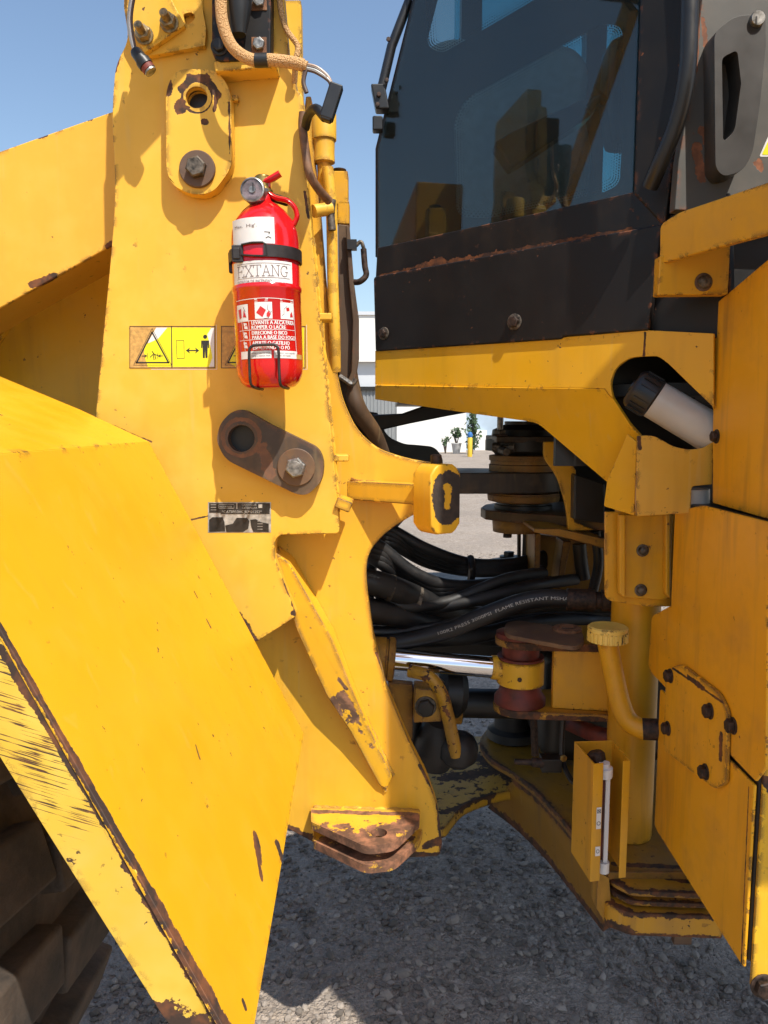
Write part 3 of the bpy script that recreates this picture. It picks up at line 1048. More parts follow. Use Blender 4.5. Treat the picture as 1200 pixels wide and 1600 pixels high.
# ---- towing clevis low on the frame
for k, (z, dx) in enumerate(((.640, 0), (.598, 4))):
    zp = ZP(z)
    dy = 0 if k == 0 else 30
    pts = fil([(486 + dx, 1262 + dy), (656 + dx, 1266 + dy), (655, 1282 + dy, 3), (616, 1318 + dy, 12), (572, 1323 + dy, 12), (486 + dx, 1284 + dy, 2)])
    hole = circ(592, 1301 + dy, 13, 20, 7)
    poly = [zp.at(*q) for q in pts]
    tm = M.get('clevis')
    if tm is None:
        tm = M['clevis'] = paint('clevis_paint', (.72, .40, .03), spots=[sp2(ZP(.64), 520, 1310, 620, 1318, 26), sp2(ZP(.64), 490, 1268, 650, 1272, 5), sp2(ZP(.64), 600, 1300, 650, 1280, 18), (ZP(.6).at(500, 1330), ZP(.6).at(640, 1330), .05)],
                                 edge=.6, chips=1, chipcol=(.12, .06, .035), rustcol=(.34, .15, .08))
    plate3('clevis_ear', poly, (0, 0, -.018), tm, L, .003, [[zp.at(*q) for q in hole]])
MB().box(P3(640, 1308, 1.62), (.035, 0, 0), (0, .05, 0), (0, 0, .024), M['dark']).build('clevis_block', L, .006)

# ---- steering cylinder
ca, cb = P3(604, 1029, 1.93), P3(813, 1046, 1.93)
ax = (cb - ca).normalized()
cyl = MB().lathe(ca - ax * .36, ax, [(0, .048), (.005, .052), (.33, .052), (.335, .047)], M['yellow_dirty_shaded'], 32).build('steering_cylinder', L)
MB().lathe(ca - ax * .032, ax, [(0, .054), (.028, .054), (.030, .050), (.034, .050), (.036, .056), (.050, .056), (.053, .050), (.053, .029)], M['yellow_chipped'], 32).build('gland', cyl)
MB().lathe(ca + ax * .005, ax, [(0, .0275), ((cb - ca).length - .05, .0275)], M['chrome'], 40).build('rod', cyl)
ey = MB()
ez = cb.z - .003
ey.lathe((cb.x, cb.y, ez - .033), (0, 0, 1), [(0, .056), (.003, .0605), (.063, .0605), (.066, .056)], M['yellow'], 40)
ey.lathe(cb - ax * .075, ax, [(0, .031), (.06, .034)], M['yellow'], 24)
eye = ey.build('rod_eye', cyl)
hexbolt(V((cb.x - .012, cb.y - .0595, ez - .004)), (-.2, -1, 0), .006, M['bolt_brown'], cyl, name='grease_plug')

# clevis that takes the rod eye
pinx, piny = cb.x, cb.y
zu0 = ez + .072
mk = MB()
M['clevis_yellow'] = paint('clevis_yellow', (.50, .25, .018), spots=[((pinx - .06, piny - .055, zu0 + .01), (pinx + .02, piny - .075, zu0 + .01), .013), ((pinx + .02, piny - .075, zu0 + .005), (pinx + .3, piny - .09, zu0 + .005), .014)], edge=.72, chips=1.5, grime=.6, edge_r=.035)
def ear(z, th, name, r=.066, mat=None, x1=.66):
    pts = [(pinx + r * cos(a), piny + r * sin(a)) for a in [pi / 2 + pi * k / 14 for k in range(15)]]
    pts += [(pinx + .05, piny - r - .004), (x1, piny - r - .02), (x1, piny + .12), (pinx + .06, piny + r + .03)]
    return plate3(name, [V((x, y, z)) for x, y in pts], (0, 0, th), mat or M['clevis_yellow'], L, .003)
uear = ear(zu0, .020, 'clevis_plate')
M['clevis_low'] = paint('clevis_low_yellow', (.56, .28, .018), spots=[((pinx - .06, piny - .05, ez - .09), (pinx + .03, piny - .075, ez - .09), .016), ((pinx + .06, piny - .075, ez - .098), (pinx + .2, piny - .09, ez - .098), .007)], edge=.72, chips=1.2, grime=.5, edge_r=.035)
lear = ear(ez - .105, .020, 'clevis_plate', .068, M['clevis_low'], .58)
MB().lathe((pinx, piny, ez + .034), (0, 0, 1), [(0, .060), (.006, .060), (.007, .048), (.036, .048), (.0375, .048)], M['red_primer'], 32).build('bushing', uear)
MB().lathe((pinx, piny, ez + .0335), (0, 0, 1), [(0, .058), (.0045, .058)], M['rubber'], 32).build('seal_ring', uear)
MB().lathe((pinx, piny, ez - .0845), (0, 0, 1), [(0, .066), (.016, .066), (.03, .056), (.05, .05)], M['red_primer'], 32).build('bushing', lear)
MB().lathe((pinx - .01, piny - .01, zu0 + .021), (0, 0, 1), [(0, .055), (.012, .055), (.014, .05)], M['red_primer'], 32).build('pin_head', uear)
zr = zu0 + .036
zp = ZP(zr + .012)
rp = [zp.at(*q) for q in fil([(787, 985, 8), (790, 972, 10), (812, 969, 6), (910, 985, 12), (914, 1002, 8), (900, 1010, 8), (880, 1008), (795, 992, 4)])]
ret = plate3('pin_retainer', rp, (0, 0, -.011), M['rust'], L, .002)
c = zp.at(886, 985)
hexbolt(c, (0, 0, 1), .020, M['rust_orange'], ret, .036, M['rust_orange'], .008, dome=True, hh=.006)
# web between the ears
wz0, wz1 = ez - .084, zu0 - .001
mb = MB()
x0 = pinx + .075
mb.prism([V((x0, piny - .045, wz0)), V((x0, piny - .045, wz1)), V((.60, piny - .075, wz1)), V((.60, piny - .075, wz0))], (0, .02, 0), M['yellow_rear'])
mb.build('clevis_web', L, .003)

# ---- upper hitch
HX, HY = P3(818, 760, 2.3).x, 2.3
hz = lambda py: P3(815, py, 2.25).z
M['hitch_dark'] = paint('greasy_hitch', (.045, .030, .020), edge=.3, chips=0, grime=.5, fade=.3, rough=.5, chipcol=(.02, .016, .013), rustcol=(.10, .06, .03))
up = MB()
zt_, zb_ = hz(737), hz(769)
r = .108
pts = [(HX + r * cos(a), HY + r * sin(a)) for a in [-pi / 2 + pi * k / 16 for k in range(17)]]
pts += [(HX - .12, HY + .13), (.0, HY + .16), (-.12, HY), (-.10, FP_Y + .045), (.04, FP_Y + .045), (.055, HY - .14), (.075, HY - .108)]
hp = plate3('hitch_plate', [V((x, y, zb_)) for x, y in pts], (0, 0, zt_ - zb_), M['hitch_dark'], L, .004)
MB().lathe((HX, HY, hz(786)), (0, 0, 1), [(0, .090), (.004, .106), (.022, .108), (.0225, .104), (.028, .104)], M['yellow_dirty_shaded'], 40).build('collar', hp)
MB().lathe((HX, HY, zt_ + .001), (0, 0, 1), [(0, .104), (.018, .104), (.020, .100), (.030, .100), (.031, .104), (.045, .104), (.047, .09)], M['yellow_dirty_shaded'], 40).build('collar', hp)
MB().lathe((HX, HY, hz(712)), (0, 0, 1), [(0, .085), (.012, .095), (.014, .116), (.045, .116), (.047, .1), (.075, .095), (.09, .06), (.10, .06)], M['dark'], 36).build('pin_cap', hp)
for k in range(6):
    a = -2.6 + k * .62
    hexbolt(V((HX + .085 * cos(a), HY + .085 * sin(a), hz(687))), (0, 0, 1), .012, M['steel_old'], hp)
zl = hz(691)
plate3('lock_plate', [V((HX + x, HY + y, zl)) for x, y in ((-.10, -.115), (.12, -.115), (.12, .12), (-.10, .12))], (0, 0, .018), M['hitch_dark'], hp, .003)
MB().tube([V((HX - .088, HY - .10, zl + .019)), V((HX - .088, HY - .10, hz(648)))], .009, M['steel'], 12).build('tie_bolt', hp)
hexbolt(V((HX - .088, HY - .10, zl + .019)), (0, 0, 1), .017, M['steel_old'], hp, .022, M['bolt_brown'], .005)
ff = MB()
ff.lathe(P3(770, 699, 2.17), (1, -.3, 0), [(0, .014), (.02, .014), (.022, .010), (.045, .010), (.046, .014), (.06, .014)], M['steel_old'], 8)
ff.lathe(P3(783, 703, 2.15), (.4, -1, -.2), [(0, .012), (.03, .012)], M['steel_old'], 8)
ff.build('hose_fitting', hp)
# rear frame ear under it
zr1, zr0 = hz(797), hz(812)
pts = [(HX + .125 * cos(a), HY + .125 * sin(a)) for a in [pi / 2 + pi * k / 14 for k in range(15)]]
pts = [(HX - .10, HY + .11), (HX - .125, HY + .02), (HX - .12, HY - .05), (HX - .05, HY - .12), (HX + .05, HY - .17), (.62, 1.98), (.9, 1.95), (.9, 2.7), (HX + .05, 2.6)]
M['ear_dark'] = paint('greasy_ear', (.085, .050, .018), edge=.45, chips=0, grime=.6, fade=.3, rough=.5)
re_ = plate3('rear_hitch_plate', [V((x, y, zr0)) for x, y in pts], (0, 0, zr1 - zr0), M['ear_dark'], L, .003)
MB().lathe((HX, HY, zr1 + .0005), (0, 0, 1), [(0, .086), (.012, .086), (.013, .075), (.026, .075)], M['dark'], 32).build('spacer', re_)
MB().lathe((HX - .02, HY - .02, zr0 - .040), (0, 0, 1), [(0, .05), (.002, .072), (.0395, .075)], M['yellow_dirty_shaded'], 32).build('pin_boss', re_)
hexbolt(V((HX - .055, HY - .06, zr0 - .041)), (0, 0, -1), .014, M['bolt_brown'], re_)

# bulkhead of the rear frame behind the hinge
BK = YP(2.16)
plate('bulkhead', [(836, 835), (945, 850), (1010, 850), (1010, 1010), (836, 1000)], YP(2.42), .03, M['yellow_dirty_shaded'], L)
plate('bulkhead_flange', [(836, 834), (845, 834), (843, 926), (835, 926)], YP(2.20), .15, M['yellow_dirty_shaded'], L)
plate('bulkhead_rib', [(880, 846), (893, 846), (877, 920), (870, 920)], YP(2.30), .1, M['yellow_dirty_shaded'], L)
gus = plate('curved_gusset', [(850, 690), (872, 690), (900, 735), (897, 815), (928, 828), (888, 830, 4), (886, 795, 20), (872, 745, 20), (850, 716, 10)], YP(2.02), .018, M['yellow_rear'], L)
plate('relay_box', [(898, 740, 5), (945, 756), (945, 818), (897, 812)], YP(1.98), .08, M['plastic'], L, bev=.004)
plate('frame_rail', [(835, 826), (875, 826), (946, 842), (946, 858), (890, 842), (835, 832)], YP(2.0), .3, M['yellow_chipped'], L)
hexbolt(P3(858, 907, 2.41), (0, -1, 0), .016, M['steel_old'], L)
MB().tube(spline([P3(930, 830, 2.1), P3(935, 880, 2.1), P3(925, 930, 2.12)], 6), .014, M['rubber'], 10).build('hose', L)
MB().tube(spline([P3(905, 850, 2.2), P3(908, 880, 2.2), P3(912, 905, 2.2)], 6), .02, M['dark'], 10).build('hose', L)
MB().tube([P3(811, 830, 2.35), P3(811, 884, 2.35)], .006, M['dark'], 8).build('link_rod', L)
MB().tube([P3(822, 830, 2.35), P3(820, 884, 2.35)], .010, M['dark'], 8).build('link_rod', L)
zz = P3(775, 880, 2.35).z
zp = ZP(zz)
va = plate3('valve_arm', [zp.at(*q) for q in fil([(735, 878, 4), (770, 872), (810, 866, 4), (822, 872, 4), (818, 884), (760, 886), (736, 884, 3)])], (0, 0, -.012), M['dark'], L, .002)
hexbolt(zp.at(795, 871), (0, 0, 1), .018, M['dark'], va, .03, M['dark'], .006)

MB().abox((.56, 2.5, .95), (1.3, 2.95, 1.66), M['dark']).build('dark_backing', L, .02)  # dark box added behind the bulkhead so the gap stays dark
# ---- hoses through the hinge
hs = []
for k in range(4):   # upper bundle
    o_ = k * 7
    hs.append(([(560, 806 + o_, 2.14 + .03 * k), (612, 828 + o_, 2.18), (668, 858 + o_, 2.2 + .02 * k), (735, 880 + o_ * .6, 2.26), (800, 880 + o_ * .5, 2.3), (850, 868 + o_ * .6, 2.36)], .017))
for k in range(4):   # middle bundle
    o_ = k * 8
    hs.append(([(560, 838 + o_, 2.0 + .03 * k), (596, 856 + o_, 2.04), (645, 894 + o_, 2.06 + .02 * k), (700, 914 + o_ * .7, 2.1), (770, 912 + o_ * .5, 2.16), (850, 892 + o_ * .7, 2.22)], .0175))
hs += [
    ([(575, 900, 2.0), (600, 934, 2.0), (640, 948, 2.0), (700, 940, 2.05), (790, 905, 2.1), (850, 895, 2.2)], .016),
    ([(560, 948, 2.05), (610, 958, 2.05), (680, 950, 2.05), (760, 934, 2.05), (830, 915, 2.1), (900, 905, 2.2)], .017),
    ([(550, 985, 1.98), (620, 988, 2.0), (700, 978, 2.0), (760, 960, 2.0), (850, 946, 2.05), (950, 948, 2.1)], .018),
    ([(560, 975, 2.2), (640, 980, 2.2), (720, 974, 2.2), (840, 958, 2.25), (960, 955, 2.3)], .026),
    ([(560, 998, 2.1), (640, 1000, 2.1), (740, 994, 2.12), (840, 972, 2.2), (960, 968, 2.3)], .022),
    ([(640, 792, 2.4), (612, 822, 2.3), (590, 850, 2.2), (578, 900, 2.1), (575, 960, 2.1)], .016),
]
for pts, r in hs:
    MB().tube(spline([P3(*q) for q in pts], 10), r, M['rubber'], 14).build('hose', L)
# larger sleeved hose at left with a clamp
MB().tube(spline([P3(560, 905, 1.95), P3(600, 915, 1.97), P3(640, 930, 2.02), P3(700, 955, 2.14), P3(800, 972, 2.3), P3(900, 975, 2.4)], 8), .034, M['rubber'], 16).build('hose', L)
MB().tube(spline([P3(560, 950, 1.95), P3(590, 955, 1.97), P3(640, 968, 2.02), P3(700, 985, 2.12), P3(800, 995, 2.3), P3(900, 995, 2.4)], 8), .032, M['rubber'], 16).build('hose', L)
for q, ang in ((P3(610, 918, 1.98), .3), (P3(652, 936, 2.03), .35)):
    MB().lathe(q - V((.006, 0, 0)), (1, .15, -ang), [(0, .0352), (.001, .0362), (.011, .0362), (.012, .0352)], M['steel_old'], 20).build('hose_clamp', L)
MB().tube(spline([P3(735, 872, 2.25), P3(738, 890, 2.2), P3(736, 905, 2.22)], 4), .012, M['plastic'], 8).build('cable_tie', L)
# printed hose
hp_ = spline([P3(*q) for q in [(570, 1012, 1.96), (640, 1000, 1.96), (700, 985, 1.95), (752, 964, 1.94), (808, 943, 1.93), (850, 935, 1.92), (892, 936, 1.91)]], 12)
ho = MB().tube(hp_, .0235, M['rubber'], 18).build('hose', L)
cum = [0]
for a, b in zip(hp_, hp_[1:]): cum.append(cum[-1] + (b - a).length)
def along(u, v, l):
    u = max(0, min(cum[-1] - 1e-5, u))
    i = max(k for k in range(len(cum) - 1) if cum[k] <= u)
    f = (u - cum[i]) / (cum[i + 1] - cum[i])
    p = hp_[i].lerp(hp_[i + 1], f)
    tdir = (hp_[min(i + 2, len(hp_) - 1)] - hp_[max(i - 1, 0)]).normalized()
    out_ = (CAM - p); out_ = (out_ - tdir * tdir.dot(out_)).normalized()
    s_ = tdir.cross(out_) * -1
    a = v / .0242
    return p + (out_ * cos(a) + s_ * sin(a)) * (.0238 + .0002 * l)
p = Print(along)
M['hose_print'] = simple('hose_print', (.42, .40, .37), .6, var=.2, bump=0)
p.text('100R2 PRESS 3000PSI  FLAME RESISTANT MSHA IC', .195, -.004, .0085, M['hose_print'], .365, 2)
p.mb.build('hose_print', ho, fix=False)
MB().lathe(hp_[-1] - V((.012, 0, 0)), hp_[-1] - hp_[-4], [(0, .025), (.002, .0275), (.07, .0275), (.072, .022), (.085, .022), (.086, .027), (.11, .027)], M['bolt_brown'], 18).build('crimp_ferrule', ho)

M['yellow_pipe'] = paint('yellow_pipe_paint', (.42, .22, .016), edge=.3, chips=2.0, grime=.6)
# ---- mass of the gearbox in the dark, drive shaft and pipework below
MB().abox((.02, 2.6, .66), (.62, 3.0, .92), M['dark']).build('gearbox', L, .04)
sh = P3(705, 1098, 2.15); sh2 = P3(800, 1100, 2.15)
ds = MB().lathe(sh, (sh2 - sh), [(-.35, .05), (-.02, .05), (0, .058), (.03, .058), (.032, .042), (.30, .042)], M['dark'], 28).build('drive_shaft', L)
MB().lathe(sh, (sh2 - sh), [(-.002, .0), (.0, .060), (.028, .060), (.029, .0)], M['yellow_chipped'], 28).build('flange', ds)
uj = MB()
uj.lathe(P3(682, 1080, 2.06), (1, .1, -.1), [(0, .05), (.02, .068), (.06, .07), (.08, .05)], M['dark'], 20)
uj.build('universal_joint', L)
plate('cylinder_bracket', [(606, 1066), (645, 1070), (645, 1155), (625, 1155)], YP(1.90), .03, M['yellow_dirty_shaded'], L)
vb = plate('valve_block', [(648, 1075, 3), (688, 1079, 3), (690, 1128, 3), (646, 1130, 3)], YP(1.86), .06, M['yellow_chipped'], L, bev=.004)
hexbolt(P3(665, 1104, 1.86), (0, -1, 0), .022, M['dark'], vb, .027, M['steel_old'], .004)
MB().tube(spline([P3(640, 1048, 1.88), P3(668, 1056, 1.86), P3(688, 1080, 1.85), P3(700, 1120, 1.85), P3(713, 1180, 1.86)], 10), .0165, M['yellow_pipe'], 14).build('pipe', L)
MB().lathe(P3(680, 1068, 1.862), (1, 0, -1), [(0, .02), (.014, .02)], M['dark'], 16).build('pipe_clamp', L)
bt = MB()
for dx, yy in ((660, 1168), (712, 1165)):
    pass
bt.lathe(P3(675, 1190, 1.95), (.15, -.25, 1), [(0, .03), (.0, .05), (.02, .058), (.05, .06), (.10, .05), (.13, .035)], M['rubber'], 24)
bt.build('rubber_boot', L)
MB().lathe(P3(715, 1180, 1.90), (.1, -.2, 1), [(-.02, .034), (0, .05), (.03, .05), (.05, .04), (.06, .02)], M['rubber'], 24).build('rubber_boot', L)
MB().lathe(P3(640, 1185, 1.98), (0, 0, 1), [(0, .07), (.03, .07), (.05, .05), (.12, .045)], M['dark'], 20).build('rubber_boot', L)

# ---- lower hitch
HZ = .40
zp = ZP(HZ)
lo_ = [zp.at(*q) for q in fil([(600, 1130), (700, 1150), (760, 1150), (850, 1165), (870, 1200), (835, 1228, 20), (770, 1240, 20), (722, 1258, 16), (694, 1295, 14), (676, 1290), (650, 1200)])]
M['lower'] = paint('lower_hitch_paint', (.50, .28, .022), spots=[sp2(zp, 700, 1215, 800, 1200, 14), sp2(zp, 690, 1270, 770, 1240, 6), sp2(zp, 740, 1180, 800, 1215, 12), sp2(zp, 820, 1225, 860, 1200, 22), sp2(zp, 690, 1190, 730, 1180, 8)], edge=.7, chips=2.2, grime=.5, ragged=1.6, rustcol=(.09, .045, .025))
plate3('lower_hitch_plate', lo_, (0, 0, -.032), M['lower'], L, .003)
HZ2 = .47
zp2 = ZP(HZ2)
lp = [zp2.at(*q) for q in fil([(770, 1128, 20), (745, 1158, 14), (764, 1186, 14), (800, 1206), (832, 1230, 10), (872, 1272, 10), (906, 1314, 10), (938, 1362), (1100, 1362), (1060, 1180), (950, 1120), (860, 1105)])]
M['lower2'] = paint('rear_lower_paint', (.36, .18, .016), spots=[sp2(zp2, 746, 1160, 765, 1186, 5), sp2(zp2, 765, 1186, 830, 1229, 5.5), sp2(zp2, 830, 1229, 905, 1313, 5.5), sp2(zp2, 905, 1313, 940, 1362, 9), sp2(zp2, 960, 1350, 1080, 1356, 5)], edge=.85, chips=1.5, grime=.9, edge_r=.04)  # grime and chips, over a base darkened in place of deeper shade
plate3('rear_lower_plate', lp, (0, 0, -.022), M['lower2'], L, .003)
wl = MB()
topp = [zp2.at(*q) + V((.006, .006, -.023)) for q in [(800, 1208), (832, 1232), (872, 1274), (906, 1316), (936, 1362)]]
zb = ZP(.28)
botp = [zb.at(*q) for q in [(762, 1262), (806, 1296), (850, 1340), (892, 1392), (942, 1456)]]
tops = spline(topp, 5); bots = spline(botp, 5)
nn = len(tops)
back = [p_ + V((.02, .015, 0)) for p_ in tops] + [p_ + V((.02, .015, 0)) for p_ in bots]
vs = tops + bots + back
fs = [(i, i + 1, nn + i + 1, nn + i) for i in range(nn - 1)] + [(2 * nn + i, 2 * nn + nn + i, 2 * nn + nn + i + 1, 2 * nn + i + 1) for i in range(nn - 1)]
fs += [(nn + i, nn + i + 1, 3 * nn + i + 1, 3 * nn + i) for i in range(nn - 1)] + [(i, 2 * nn + i, 2 * nn + i + 1, i + 1) for i in range(nn - 1)]
fs += [(0, nn, 3 * nn, 2 * nn), (nn - 1, 3 * nn - 1, 4 * nn - 1, 2 * nn - 1)]
M['skirt_low'] = paint('rear_frame_side_paint', (.30, .145, .012), spots=[(a_, b_, .024) for a_, b_ in zip(botp, botp[1:])] + [(a_, b_, .014) for a_, b_ in zip(topp, topp[1:])], edge=.8, chips=1.5, grime=.8, edge_r=.04)  # chipped edges are wear; the dark base also carries painted-in shade
wl.add(vs, fs, M['skirt_low'])
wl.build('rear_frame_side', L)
MB().lathe(zp2.at(800, 1152), (0, 0, 1), [(0, .075), (.006, .085), (.03, .08), (.04, .06), (.10, .055), (.11, .03)], M['rubber'], 28).build('pin_boot', L)
MB().tube([P3(833, 1105, 1.98), P3(836, 1180, 1.98)], .010, M['bolt_brown'], 8).build('grease_line', L)
MB().tube(spline([P3(880, 1120, 1.9), P3(878, 1180, 1.88), P3(890, 1215, 1.84), P3(905, 1228, 1.8)], 8), .007, M['dark'], 8).build('grease_line', L)
fit = MB()
fit.box(P3(860, 1192, 1.86), (.05, 0, 0), (0, .04, 0), (0, 0, .035), M['dark'])
fit.lathe(P3(850, 1192, 1.85), (-1, 0, .05), [(0, .012), (.03, .012), (.032, .008), (.075, .007)], M['bolt_brown'], 10)
fit.build('fitting', L, .003)
hexbolt(P3(880, 1184, 1.84), (0, -1, 0), .009, M['brass'], L)
MB().tube(spline([P3(890, 1130, 2.0), P3(925, 1145, 1.9), P3(960, 1155, 1.86)], 6), .022, M['red_primer'], 10).build('pipe', L)
MB().abox((.46, 2.15, .50), (.9, 2.7, .85), M['dark']).build('axle_housing', L, .05)

# corner of the rear frame, stacked plates
for k, (z, th) in enumerate(((.452, .014), (.424, .012))):
    zp = ZP(z)
    ins = k * 5
    yy = k * 16 if k else 0
    pts = fil([(951, 1352 + yy), (953, 1375 + yy, 10), (985, 1392 + yy, 14), (1110, 1397 + yy), (1120, 1330 + yy), (1000, 1310 + yy)])
    M['corner%d' % k] = paint('corner_paint_%d' % k, (.52, .26, .018), spots=[sp2(zp, 953, 1370 + yy, 985, 1390 + yy, 6), sp2(zp, 985, 1391 + yy, 1010, 1393 + yy, 4), sp2(zp, 1022, 1394 + yy, 1110, 1397 + yy, 6),
                              sp2(zp, 1040, 1372 + yy, 1090, 1380 + yy, 4)], ragged=1.3, edge=.6, chips=1.6, grime=.7, edge_r=.03)
    plate3('corner_plate', [zp.at(*q) for q in pts], (0, 0, -th), M['corner%d' % k], L, .003)
cb_ = MB()
zc = ZP(.405)
foot = [zc.at(*q) for q in fil([(936, 1380), (946, 1412, 10), (985, 1427, 10), (1130, 1432), (1130, 1340), (960, 1330)])]
zd = ZP(.352)
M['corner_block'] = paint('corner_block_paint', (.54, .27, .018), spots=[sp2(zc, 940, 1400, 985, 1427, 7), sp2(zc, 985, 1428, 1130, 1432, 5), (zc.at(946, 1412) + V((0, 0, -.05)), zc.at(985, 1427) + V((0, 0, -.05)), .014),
                                  (zc.at(985, 1427) + V((0, 0, -.055)), zc.at(1130, 1432) + V((0, 0, -.055)), .008), (zc.at(936, 1380), zc.at(938, 1390) + V((0, 0, -.06)), .02)], ragged=1.3, edge=.5, chips=1.7, grime=.6)
cb_.prism(foot, (0, 0, -.055), M['corner_block'])
cbo = cb_.build('corner_block', L, .004)
MB().box(P3(1066, 1440, 1.75), (.045, 0, 0), (0, .02, 0), (0, 0, .11), M['rust']).build('corner_strap', cbo, .003)
plate('corner_post', [(934, 1362), (952, 1372), (958, 1450, 8), (944, 1440), (932, 1420)], YP(1.66), .05, M['yellow_chipped'], L)

# ---- rear frame column, bracket plate, filler
colx, coly = P3(988, 1100, 1.84).x, 1.84
MB().lathe((colx, coly, .472), (0, 0, 1), [(0, .058), (.88, .058)], M['yellow_rear'], 32).build('column', L)
plate('bracket_plate', [(946, 800), (946, 938, 12), (1010, 948), (1052, 948), (1060, 800)], YP(1.70), .012, M['yellow_rear'], L)
bch = plate('bracket_channel', [(968, 804), (966, 920), (972, 934, 5), (1040, 938, 6), (1048, 930), (1052, 804)], YP(1.685), .012, M['yellow_plain'], L, bev=.004)
for x, y in ((1004, 860), (1001, 922)):
    hexbolt(P3(x, y, 1.685), (0, -1, 0), .0105, M['steel_old'], bch, .014, M['steel_old'], .003, dome=True, hh=.01)
for xa, xb in ((968, 978), (1040, 1048)):
    plate('channel_lip', [(xa, 804), (xa, 928), (xb, 936), (xb, 804)], YP(1.665), .02, M['yellow_plain'], bch, bev=.004)
fpth = spline([P3(949, 1004, 1.74), P3(958, 1050, 1.735), P3(968, 1095, 1.725), P3(980, 1124, 1.715), P3(1000, 1138, 1.70), P3(1024, 1140, 1.69)], 8)
ft = MB().tube(fpth, .0235, M['yellow_rear'], 20).build('filler_neck', L)
MB().tube([P3(1004, 1139, 1.698), P3(1030, 1140, 1.688)], .0245, M['bolt_brown'], 18).build('neck_sleeve', ft)
cc = P3(949, 1002, 1.74)
cap = MB()
nrib = 26
prof = [(0, .040), (.004, .0435), (.024, .0435), (.028, .0455), (.034, .0455), (.037, .041), (.035, .034), (.035, .001)]
cap.lathe(cc, (0, 0, 1), prof, M['yellow'], 52)
M['cap_top'] = paint('cap_paint', (.80, .56, .12), edge=.2, chips=.8, fade=.6, grime=.2)
cap.mats = [M['cap_top']]
for k in range(nrib):
    a = 2 * pi * k / nrib
    d = V((cos(a), sin(a), 0))
    cap.box(cc + d * .0445 + V((0, 0, .013)), d * .004, V((-d.y, d.x, 0)) * .0055, (0, 0, .022), M['cap_top'])
cap.build('filler_cap', ft)

# channel holding the sight gauge
CT, CBt = .765, .492
FLc, FRc = V((.455, 1.595, 0)), V((.540, 1.612, 0))
BLc, BRc = V((.442, 1.715, 0)), V((.535, 1.722, 0))
th = .0035
cm = MB()
def wallseg(mb, a, b, z0, z1, thv, mat):
    mb.prism([V((a.x, a.y, z0)), V((b.x, b.y, z0)), V((b.x, b.y, z1)), V((a.x, a.y, z1))], thv, mat)
outl = [FLc + (FRc - FLc) * .27, FLc, BLc, BRc, FRc, FLc + (FRc - FLc) * .80]
cen = (FLc + FRc + BLc + BRc) / 4
inn = [outl[0] + V((.0, th, 0)), FLc + V((th, th, 0)), BLc + V((th, -th, 0)), BRc + V((-th, -th, 0)), FRc + V((-th, th, 0)), outl[5] + V((0, th, 0))]
vs = [V((p_.x, p_.y, z)) for z in (CBt, CT) for p_ in outl] + [V((p_.x, p_.y, z)) for z in (CBt, CT) for p_ in inn]
fs = []
for i in range(5):
    fs += [(i, i + 1, 6 + i + 1, 6 + i), (12 + i, 18 + i, 18 + i + 1, 12 + i + 1), (6 + i, 6 + i + 1, 18 + i + 1, 18 + i), (i, 12 + i, 12 + i + 1, i + 1)]
fs += [(0, 6, 18, 12), (5, 17, 23, 11)]
cm.add(vs, fs, M['yellow_plain'])
ch_ = cm.build('gauge_guard', L, .004)
sg = MB()
gx = FLc + (FRc - FLc) * .47 + V((0, .012, 0))
sg.box(V((gx.x, gx.y + .01, .625)), (.010, 0, 0), (0, .012, 0), (0, 0, .235), M['white_label'])
sg.box(V((gx.x - .010, gx.y + .016, .625)), (.014, 0, 0), (0, .008, 0), (0, 0, .2), M['red_primer'])
sg.lathe(V((gx.x - .004, gx.y + .012, .72)), (-.1, 0, 1), [(0, .016), (.022, .018), (.024, .012), (.034, .012)], M['white_label'], 12)
sg.lathe(V((gx.x - .014, gx.y + .03, .735)), (-.2, .2, 1), [(0, .018), (.03, .02), (.036, .014)], M['bolt_brown'], 8)
sg.lathe(V((gx.x - .002, gx.y + .010, .498)), (0, 0, 1), [(0, .013), (.025, .013)], M['white_label'], 10)
sg.build('sight_gauge', L, .001)
ld = MB()
lipn = (FRc - FLc).normalized()
fo = FLc + V((0, -.0008, 0))
def lipfn(u, v, l): return V((fo.x, fo.y, 0)) + lipn * u + V((0, -.0004 * l, v))
p = Print(lipfn)
for v0, v1 in ((.615, .665), (.552, .574)):
    p.rect(.010, v0, .0215, v1, M['white_label'], 1)
p.line([lambda: 0 for _ in []] or [(.012, .652), (.020, .660)], .0012, M['ink'], 2)
p.line([(.020, .652), (.012, .660)], .0012, M['ink'], 2)
p.line([(.0158 + .004 * cos(k * pi / 6), .656 + .004 * sin(k * pi / 6)) for k in range(12)], .001, M['ink'], 2, True)
p.line([(.0158 + .004 * cos(k * pi / 6), .628 + .004 * sin(k * pi / 6)) for k in range(12)], .0012, M['ink'], 2, True)
p.line([(.0158 + .0035 * cos(k * pi / 6), .563 + .004 * sin(k * pi / 6)) for k in range(12)], .001, M['ink'], 2, True)
p.mb.build('gauge_decal', ch_, fix=False)

